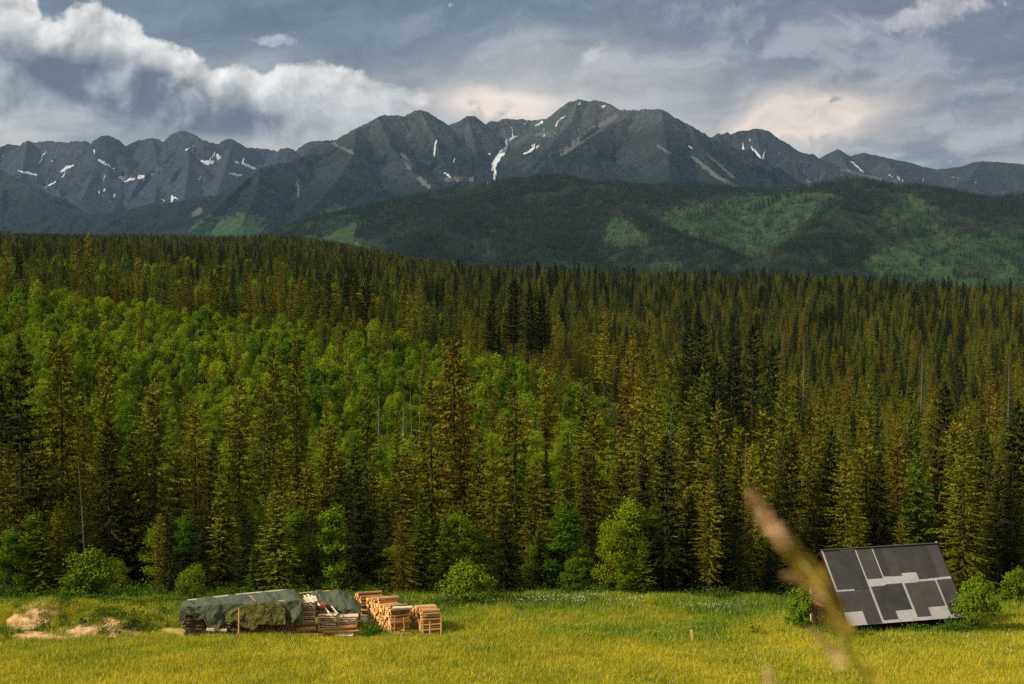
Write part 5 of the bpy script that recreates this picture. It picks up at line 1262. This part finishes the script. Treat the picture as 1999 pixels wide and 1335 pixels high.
# battens and poles that hold the cloth down
PB((366, 1171.5), YF + 3.15, (446, 1162), YF + 3.15, .09, 'pale batten along the left half of the tarpaulin ridge', M_BATTEN, .07, 'batten', 'batten'); PB((460, 1160.5), YF + 3.15, (559, 1151), YF + 3.15, .09, 'pale batten along the right half of the tarpaulin ridge', M_BATTEN, .07, 'batten', 'batten')
PB((543, 1173.5), YF + .5, (580, 1171), YF + .5, .07, 'short pale batten lying on the tarpaulin next to the tallest pallets', M_BATTEN, .06, 'batten', 'batten')
PB((487, 1162), YF + 1.9, (499, 1174), YF + .3, .10, 'left weathered board laid across the tarpaulin', M_PALDARK, .04); PB((512, 1160), YF + 1.9, (526, 1174), YF + .3, .10, 'right weathered board laid across the tarpaulin', M_PALDARK, .04)
PB((377, 1183.5), YF + .6, (394, 1180), YF + .8, .16, 'small reddish board lying on the left end of the tarpaulin', M_LOGBARK, .03)
PB((403, 1228.5), YF - .15, (443, 1229.5), YF - .12, .15, 'pale board stuck under the tarpaulin hem', M_PALLET, .16); PB((405, 1241), YF - .2, (438, 1242), YF - .2, .1, 'thin board on the grass at the foot of the covered pile', M_PALLET, .1)
def pole(p0, y0, p1, y1, r, lab, mat=M_LOGBARK):
    a, b_ = P(*p0, y0), P(*p1, y1); c = (a + b_) / 2; m = MB(); m.tube([a - c, (a + b_) / 2 - c + Vector((.01, 0, .02)), b_ - c], [r, r * .95, r * .85], 8); o = link('pole', m.mesh('pole', [mat], True)); o.location = c; tag(o, lab, 'pole')
pole((466, 1237), YF - .42, (466.5, 1188), YF - .36, .055, 'upright peeled pole propping the camouflage net'); pole((580, 1159), YF + 4.7, (644, 1153.5), YF + 4.9, .06, 'long thin pole lying along the ridge of the second tarpaulin'); pole((362, 1236), YF - .05, (363, 1196), YF + .1, .05, 'grey corner pole at the open left end of the covered pile', M_PALDARK)
pole((617, 1154), YF + 4.6, (626, 1166), YF + 3.6, .045, 'short stick leaning on the second tarpaulin', M_PALDARK)
print('LOGS', nlog)

# ------------------------------------------------------------------ marker stake in the meadow
def marker():
    g = G(1353, 1259); b = MB(); h = .92
    b.hexa([(-.075, -.06, -.3), (.085, -.06, -.3), (.085, .06, -.3), (-.075, .06, -.3), (-.19, -.05, h), (-.04, -.055, h - .03), (-.04, .05, h + .02), (-.19, .05, h + .03)])
    o = link('marker_post', b.mesh('marker_post', [M_STAKE])); o.location = g; tag(o, 'short pale wooden post leaning in the open meadow', 'post')
marker()

# ------------------------------------------------------------------ sand heaps at the left
def m_sand():
    m, t, b = newmat('sandy_soil', 0.95, 0.05); p = position(t); n = nz(t, p, 2.2, 7, 0.65); k = nz(t, p, .8, 4, .6)
    put(t, b.inputs['Base Color'], ramp(t, n, [(0.3, (.24, .125, .055)), (0.5, (.47, .28, .135)), (0.7, (.62, .43, .24))]))
    bump(t, b, n, .8, .15); return m
M_SAND = m_sand()
HEAPS = []
def heap(pxc, pyb, wpx, hm, dep, lab, seed):
    g = G(pxc, pyb); w = wpx / 29.0 / 2; n = 46; V = []
    for j in range(n):
        for i in range(n):
            u = -1.25 + 2.5 * i / (n - 1); v = -1.25 + 2.5 * j / (n - 1); r = math.hypot(u, v)
            V.append((u * w, v * dep, r))
    V = np.array(V); X = g.x + V[:, 0]; Y = g.y + dep + V[:, 1]
    wr = V[:, 2] * (1 + .45 * fbm(X / 1.3, Y / 1.3, 3, seed + 9)) ; h = hm * np.clip(1.15 - wr ** 1.3, -.6, 1) * (1 + .35 * fbm(X / .9, Y / .9, 4, seed)) + .10 * hm * fbm(X / .5, Y / .5, 4, seed + 2) + .06 * ridged(X / .35, Y / .35, 3, seed + 4)
    h = np.where(V[:, 2] > 1.0, h - .25, h)
    Z = gz(X, Y) + h; HEAPS.append((g.x, g.y + dep, w, dep, hm, seed))
    i = (np.arange(n - 1)[:, None] * n + np.arange(n - 1)).reshape(-1); f = np.stack([i, i + 1, i + n + 1, i + n], -1)
    o = link('sand_heap', mesh('sand_heap', np.stack([V[:, 0], V[:, 1], Z - g.z], -1), f, [M_SAND], True)); o.location = (g.x, g.y + dep, g.z); tag(o, lab, 'sand heap', 'sand heaps')
heap(40, 1236, 100, .50, 2.8, 'tallest overgrown sand heap at the left frame edge', 1); heap(66, 1256, 165, .30, 1.7, 'low pinkish sand apron below the tallest heap', 2)
heap(142, 1254, 115, .50, 2.4, 'pale middle sand heap with a bare top', 3); heap(206, 1250, 100, .55, 2.8, 'sandy heap split by a green tuft, right of the middle one', 4); heap(240, 1250, 70, .30, 1.6, 'small low sand heap at the right end of the row', 5)
def h_heap(x, y):
    r = 0.0
    for (cx, cy, w, dep, hm, s) in HEAPS:
        q = 1 - ((x - cx) / w) ** 2 - ((y - cy) / dep) ** 2
        r = np.maximum(r, hm * np.clip(q, 0, 1))
    return r
# flat trampled strip of dry litter between the heaps and the pile
def litter():
    g0, g1 = G(285, 1246), G(352, 1226); n = 24; V = []
    for j in range(n):
        for i in range(n):
            u, v = i / (n - 1), j / (n - 1); x = g0.x + (g1.x + 1.0 - g0.x) * u; y = g0.y + (g1.y - g0.y) * v + .4 * math.sin(u * 3); V.append((x, y))
    V = np.array(V); Z = gz(V[:, 0], V[:, 1]) + .10 * np.minimum.reduce([np.tile(np.sin(np.pi * np.linspace(0, 1, n)), n), np.repeat(np.sin(np.pi * np.linspace(0, 1, n)), n)]) ** .5 + .03 * gn(V[:, 0] * 2, V[:, 1] * 2, 3) - .03
    i = (np.arange(n - 1)[:, None] * n + np.arange(n - 1)).reshape(-1); f = np.stack([i, i + 1, i + n + 1, i + n], -1)
    m = m_plain('dry_litter', (.30, .22, .05), (.50, .40, .14), 1.5, (1, 2, 1), .95, .05)
    o = link('path', mesh('path', np.stack([V[:, 0], V[:, 1], Z], -1), f, [m], True)); tag(o, 'pale trampled strip beside the covered pile', 'path', kind='structure')
    return V
LIT = litter()

# ------------------------------------------------------------------ meadow grass, weeds and flowers
def m_grass():
    m, t, b = newmat('grass_blades', 0.8, 0.0); p = position(t); x, y, z = sep(t, p)
    n1 = nz(t, vmul(t, p, (1, .55, 1)), .16, 5, 0.62); n2 = nz(t, p, 2.2, 3, 0.6); l = attr(t, 'leaf')
    f = n1 * 0.85 + n2 * 0.25 - 0.05 + sstep(t, y, 96.0, 84.0) * 0.10 - sstep(t, y, 99.0, 107.0) * 0.08
    c = ramp(t, f, [(0.36, (.085, .170, .008)), (0.47, (.190, .260, .008)), (0.58, (.325, .318, .009)), (0.72, (.47, .395, .014))])
    c = mixc(t, sstep(t, l, .80, .95), c, (.42, .36, .12))
    c = scalec(t, c, l * 0.8 + 0.6)
    put(t, b.inputs['Base Color'], c)
    tr = t.nodes.new('ShaderNodeBsdfTranslucent'); put(t, tr.inputs[0], c); mx = t.nodes.new('ShaderNodeMixShader'); mx.inputs[0].default_value = .25
    t.links.new(b.outputs[0], mx.inputs[1]); t.links.new(tr.outputs[0], mx.inputs[2]); t.links.new(mx.outputs[0], t.nodes['Material Output'].inputs['Surface'])
    return m
M_GRASS = m_grass()
M_WEED = m_foliage('weed_leaves', [(0, (.045, .090, .012)), (1, (.085, .125, .014))], .3, .15)
M_WHITE = m_plain('white_umbels', (.60, .60, .46), (.78, .78, .62), 5)
M_YELLOW = m_plain('yellow_flowers', (.60, .42, .01), (.75, .55, .02), 5)
def tuft(name, seed, n, rad, hh, w, mat, leafy=False):
    r = np.random.default_rng(seed); V, Fc, lf = [], [], []
    for i in range(n):
        a = r.uniform(0, 6.28); d = rad * math.sqrt(r.random()); x, y = math.cos(a) * d, math.sin(a) * d; h = hh * r.uniform(.5, 1.15); b = r.uniform(0, 6.28); ln = h * r.uniform(.1, .55); e = (math.cos(b + 1.57) * w / 2, math.sin(b + 1.57) * w / 2)
        q = len(V)
        if leafy:
            z = h * r.uniform(.25, 1); nn = r.normal(0, 1, 3); nn[2] = abs(nn[2]) + .6; nn /= np.linalg.norm(nn); g = np.cross(nn, r.normal(0, 1, 3)); g /= np.linalg.norm(g); k = np.cross(nn, g); c = np.array([x, y, z]); s = w * r.uniform(.6, 1.3)
            V += [c - g * s, c + k * s * .45, c + g * s, c - k * s * .45]; Fc.append((q, q + 1, q + 2, q + 3)); lf.append(r.random() * .75); continue
        mx, my = x + math.cos(b) * ln * .35, y + math.sin(b) * ln * .35
        V += [(x - e[0], y - e[1], -.03), (x + e[0], y + e[1], -.03), (mx + e[0] * .8, my + e[1] * .8, h * .6), (mx - e[0] * .8, my - e[1] * .8, h * .6), (x + math.cos(b) * ln, y + math.sin(b) * ln, h)]
        Fc += [(q, q + 1, q + 2, q + 3), (q + 3, q + 2, q + 4)]; v = r.random(); lf += [v, v]
    return leaf_mesh(name, V, Fc, lf, mat)
def flower_tuft(name, seed, mat, n=16, rad=.6, h=.75, s=.05):
    r = np.random.default_rng(seed); V, Fc = [], []
    for i in range(n):
        a = r.uniform(0, 6.28); d = rad * math.sqrt(r.random()); x, y, z = math.cos(a) * d, math.sin(a) * d, h * r.uniform(.7, 1.1); q = len(V); k = s * r.uniform(.6, 1.2); m = 6
        V += [(x, y, z + k * .35)] + [(x + math.cos(j * 6.283 / m) * k, y + math.sin(j * 6.283 / m) * k, z + r.uniform(-.01, .01)) for j in range(m)] + [(x, y, z - k * .9)]
        Fc += [(q, q + 1 + j, q + 1 + (j + 1) % m) for j in range(m)] + [(q + 7, q + 1 + (j + 1) % m, q + 1 + j) for j in range(m)]
    return leaf_mesh(name, V, Fc, [.5] * len(Fc), mat)
SHED_INV = bpy.data.objects['shed']
def clear_of(x, y):
    """True where grass may grow: not inside the shed or the stacks"""
    c, s = math.cos(-.2968), math.sin(-.2968); e = SHED_INV.location; dx, dy = x - e.x, y - e.y; u, v = dx * c - dy * s, dx * s + dy * c
    ok = ~((u > .8) & (u < 8.4) & (v > .75) & (v < 6.7))
    ok &= ~((x > P(360, 1240, YF).x) & (x < P(590, 1240, YF).x) & (y > YF - .7) & (y < YF + 3.3))
    ok &= ~((x > P(540, 1240, YF).x) & (x < P(705, 1240, YF).x) & (y > YF - .85) & (y < YF + 2.6))
    return ok
def meadow():
    r = np.random.default_rng(4)
    def field_pts(n, y0, y1, aw, pw=1.0):
        y = np.sqrt(r.uniform(y0 ** 2, y1 ** 2, n)); x = r.uniform(-aw, aw, n) * y; return x, y
    x, y = field_pts(20000, 66, 116, .42); k = clear_of(x, y); x, y = x[k], y[k]
    hh = h_heap(x, y); pn = fbm(x / .9, y / .9, 3, 77); k = (hh < .06) | (pn > .20 - .75 * np.clip((hh - .22) / .2, 0, 1) * np.clip((y - 93.5) / 1.5, 0, 1)); k2 = ~((np.abs(x - LIT[:, 0].mean()) < 1.2) & (np.abs(y - LIT[:, 1].mean()) < 1.3)); k &= k2
    x, y, hh = x[k], y[k], hh[k]; n = len(x); sc = r.uniform(.75, 1.25, n) * (1 + .25 * fbm(x / 5, y / 5, 3, 12)); sz = sc * r.uniform(.7, 1.2, n)
    back = np.clip((y - 100) / 8, 0, 1); sz *= 1 + .45 * back * (fbm(x / 3, y / 3, 2, 21) > -.1)
    sz = np.where(y < 78, sz * .9, sz)
    cloud('meadow_grass', np.stack([x, y, gz(x, y) + hh * .8], -1), r.integers(0, 5, n), np.stack([0 * x, 0 * x, r.uniform(0, 6.28, n)], -1), np.stack([sc, sc, sz], -1),
          [tuft('grass_tuft', 300 + i, [130, 120, 140, 110, 130][i], .62, [.30, .38, .34, .44, .26][i], .020, M_GRASS) for i in range(5)], 'tall yellow green meadow grass going to seed', 'grass')
    # leafy weeds along the forest edge, round the bushes, heaps and shed
    x, y = field_pts(9000, 106, 118, .42); e = 112.0 + 1.2 * np.sin(x * .7); k = (y > e - .2 + 3.0 * fbm(x / 3, y / 3, 3, 5)) ; xs, ys = [x[k][:1900]], [y[k][:1900]]
    for (cx, cy, n, sx, sy) in [(SHED_INV.location.x + 4.5, SHED_INV.location.y + 1.0, 70, 4.2, .5), (SHED_INV.location.x - .3, SHED_INV.location.y + 1.5, 60, .5, 2.0), (P(720, 1235, YF).x, YF + .9, 26, .25, .5), (P(930, 1200, 105).x, 106, 90, 2.2, .8), (P(170, 1180, 101).x, 101.5, 90, 2.2, .9), (P(380, 1160, 104).x, 104.8, 60, 1.6, .7), (P(540, 1160, 110).x, 110, 80, 4, 1.2), (P(1870, 1225, 95).x, 95.5, 60, 1.2, .8)]:
        xs.append(r.normal(cx, sx, n)); ys.append(r.normal(cy, sy, n))
    for (cx, cy, w, dep, hm, s) in HEAPS:
        xs.append(r.normal(cx, w * .9, 22)); ys.append(r.normal(cy + dep * .6, dep * .6, 22))
    x, y = np.concatenate(xs), np.concatenate(ys); hh = h_heap(x, y); n = len(x); sc = r.uniform(.6, 1.3, n) * np.where(y > 108, 1.0, .8)
    hp = hh > .06; kk = ~hp | (fbm(x / .8, y / .8, 3, 78) > -.02); x, y, hh, sc = x[kk], y[kk], hh[kk], sc[kk]; n = len(x)
    cloud('weeds', np.stack([x, y, gz(x, y) + hh * .9], -1), r.integers(0, 3, n), np.stack([0 * x, 0 * x, r.uniform(0, 6.28, n)], -1), np.stack([sc, sc, sc], -1), [tuft('weed', 320 + i, 90, .45, [.8, .6, 1.0][i], .10, M_WEED, True) for i in range(3)], 'leafy green weeds along the forest edge and round the shed', 'weeds')
    # white umbels in drifts at the forest edge, yellow flowers through the meadow
    xs, ys = [], []
    for px, py, n, sx, sy in [(340, 1137, 70, 70, 3), (420, 1137, 40, 40, 3), (1000, 1178, 14, 60, 4), (1100, 1172, 26, 50, 6), (1190, 1174, 16, 40, 8), (860, 1168, 14, 40, 4), (1260, 1180, 7, 40, 5), (1930, 1252, 6, 30, 10), (1390, 1188, 20, 40, 3)]:
        for _ in range(n):
            g = G(px + r.normal(0, sx), min(1300, max(1128, py + r.normal(0, sy) + 6)))
            if g.y < 114: xs.append(g.x); ys.append(g.y)
    x, y = np.array(xs), np.array(ys); n = len(x); sc = r.uniform(.6, 1.2, n)
    cloud('white_flowers', np.stack([x, y, gz(x, y)], -1), 0 * x, np.stack([0 * x, 0 * x, r.uniform(0, 6.28, n)], -1), np.stack([sc, sc, sc], -1), [flower_tuft('umbel', 330, M_WHITE, 7, .6, .62, .036)], 'drifts of small white umbels along the forest edge', 'flowers')
    x, y = field_pts(1500, 70, 100, .40); k = (fbm(x / 6, y / 4, 3, 41) > .02) & clear_of(x, y) & (h_heap(x, y) < .05); x, y = x[k], y[k]; n = len(x); sc = r.uniform(.6, 1.2, n)
    cloud('yellow_flowers', np.stack([x, y, gz(x, y)], -1), 0 * x, np.stack([0 * x, 0 * x, r.uniform(0, 6.28, n)], -1), np.stack([sc, sc, sc], -1), [flower_tuft('buttercup', 331, M_YELLOW, 12, .6, .42, .022)], 'scattered tiny yellow flowers in the meadow grass', 'flowers')
meadow()

# ------------------------------------------------------------------ seeding grass right in front of the lens
def seed_grass():
    Y = 1.0
    tip = [(1462, 962), (1486, 995), (1520, 1040), (1556, 1085), (1588, 1125), (1614, 1165), (1634, 1210), (1652, 1255), (1676, 1300), (1706, 1345), (1760, 1430)]
    pts = [P(x, y, Y + .012 * math.sin(i * .9)) for i, (x, y) in enumerate(tip)]
    base = Vector((pts[-1].x + .10, Y + .10, gzf(pts[-1].x, Y) - .02)); root = empty('grass_stalk', base, 'blurred tan grass ear leaning across the view close to the lens', 'grass ear')
    loc = [p - base for p in pts] + [pts[-1].lerp(base, .5) - base + Vector((.02, 0, .04)), Vector((0, 0, 0))]
    b = MB(); b.tube(loc, [.0006] * 3 + [.001] * 4 + [.0014] * (len(loc) - 7), 6)
    ms = m_plain('straw_stem', (.24, .19, .03), (.34, .26, .05), 20); link('stem', b.mesh('stem', [ms], True), root)
    r = random.Random(6)
    def spike(name, chain, n, wid, mat, lab=None):
        b = MB(); ch = [P(x, y, Y + .01 * math.sin(i)) - base for i, (x, y) in enumerate(chain)]
        for k in range(n):
            f = r.random() * (len(ch) - 1.001); i = int(f); p = ch[i].lerp(ch[i + 1], f - i); d = (ch[i] - ch[i + 1]).normalized()
            u = f / (len(ch) - 1); w = np.interp(u, [j / (len(wid) - 1) for j in range(len(wid))], wid) / F * 0.74
            off = Vector((r.gauss(0, 1), r.gauss(0, 1), r.gauss(0, 1))).normalized() * (r.random() ** .5) * w * .85; p = p + off
            ax = (d + off * (.35 / max(w, 1e-4)) + Vector((r.gauss(0, .15), r.gauss(0, .15), r.gauss(0, .15)))).normalized(); sd = ax.orthogonal().normalized(); tt = ax.cross(sd); L = r.uniform(.004, .0075); q = .00075
            v = [p - ax * L * .5] + [p + (sd * math.cos(a) + tt * math.sin(a)) * q for a in (0, 2.09, 4.19)] + [p + ax * L * .7]
            b.add(v, [(0, 2, 1), (0, 3, 2), (0, 1, 3), (4, 1, 2), (4, 2, 3), (4, 3, 1)])
        o = link(name, b.mesh(name, [mat]), root)
        if lab: o['label'] = lab
    pink = m_plain('pinkish_spikelets', (.42, .24, .12), (.62, .40, .24), 60); must = m_plain('mustard_spikelets', (.24, .16, .015), (.40, .27, .03), 60); tan = m_plain('tan_spikelets', (.40, .26, .10), (.58, .40, .20), 60)
    spike('panicle', [(1462, 962), (1486, 995), (1512, 1032), (1530, 1056)], 300, [8, 26, 34, 34], pink, 'pinkish tip of the ear')
    spike('panicle', [(1520, 1044), (1552, 1084), (1582, 1118), (1606, 1150)], 380, [30, 40, 44, 40], must)
    spike('panicle', [(1532, 1124), (1562, 1130), (1590, 1146), (1612, 1168)], 170, [8, 22, 30, 26], tan, 'side spike branching to the left')
    spike('panicle', [(1606, 1150), (1624, 1182), (1640, 1216), (1656, 1240)], 280, [40, 46, 44, 30], must)
    spike('panicle', [(1578, 1228), (1604, 1246), (1628, 1272), (1650, 1300)], 75, [10, 26, 30, 24], tan, 'lower loose spike')
    spike('panicle', [(1632, 1262), (1668, 1290), (1700, 1318), (1724, 1345)], 60, [14, 34, 36, 30], must)
    base2 = P(1508, 1420, 1.1)
    root2 = empty('grass_stalk', (base2.x + .03, 1.12, gzf(base2.x, 1.12) - .02), 'tip of a second blurred grass ear at the bottom edge of the view', 'grass ear')
    q = root2.location; ch = [P(1503, 1308, 1.1) - q, P(1512, 1345, 1.1) - q, base2 - q, Vector((0, 0, 0))]
    b = MB(); b.tube(ch, [.0006, .001, .0013, .0016], 6); link('stem', b.mesh('stem', [ms], True), root2)
    b = MB()
    for k in range(120):
        f = r.random() ** .8; p = ch[0].lerp(ch[2], f); w = (6 + 18 * min(1, f * 3)) / F; off = Vector((r.gauss(0, 1), r.gauss(0, 1), r.gauss(0, 1))) * w * .5; p = p + off; ax = (Vector((-.1, 0, 1)) + off * 20).normalized(); sd = ax.orthogonal().normalized(); tt = ax.cross(sd); L = .006; qq = .0008
        b.add([p - ax * L * .5] + [p + (sd * math.cos(a) + tt * math.sin(a)) * qq for a in (0, 2.09, 4.19)] + [p + ax * L * .7], [(0, 2, 1), (0, 3, 2), (0, 1, 3), (4, 1, 2), (4, 2, 3), (4, 3, 1)])
    link('panicle', b.mesh('panicle', [tan]), root2)
seed_grass()

# ------------------------------------------------------------------ haze
def build_haze():
    b = MB(); x0, x1, y0, y1, z0, z1 = -9000, 9000, -120, 14200, -130, 1720
    b.hexa([(x0, y0, z0), (x1, y0, z0), (x1, y1, z0), (x0, y1, z0), (x0, y0, z1), (x1, y0, z1), (x1, y1, z1), (x0, y1, z1)])
    m = bpy.data.materials.new('haze'); m.use_nodes = True; t = m.node_tree; t.nodes.clear()
    v = t.nodes.new('ShaderNodeVolumePrincipled'); v.inputs['Color'].default_value = (.42, .66, 1, 1); v.inputs['Density'].default_value = 1.4e-5; v.inputs['Anisotropy'].default_value = 0.2
    o = t.nodes.new('ShaderNodeOutputMaterial'); t.links.new(v.outputs[0], o.inputs['Volume'])
    tag(link('haze', b.mesh('haze', [m])), 'thin blue haze over the valley', 'haze', kind='stuff')
build_haze()
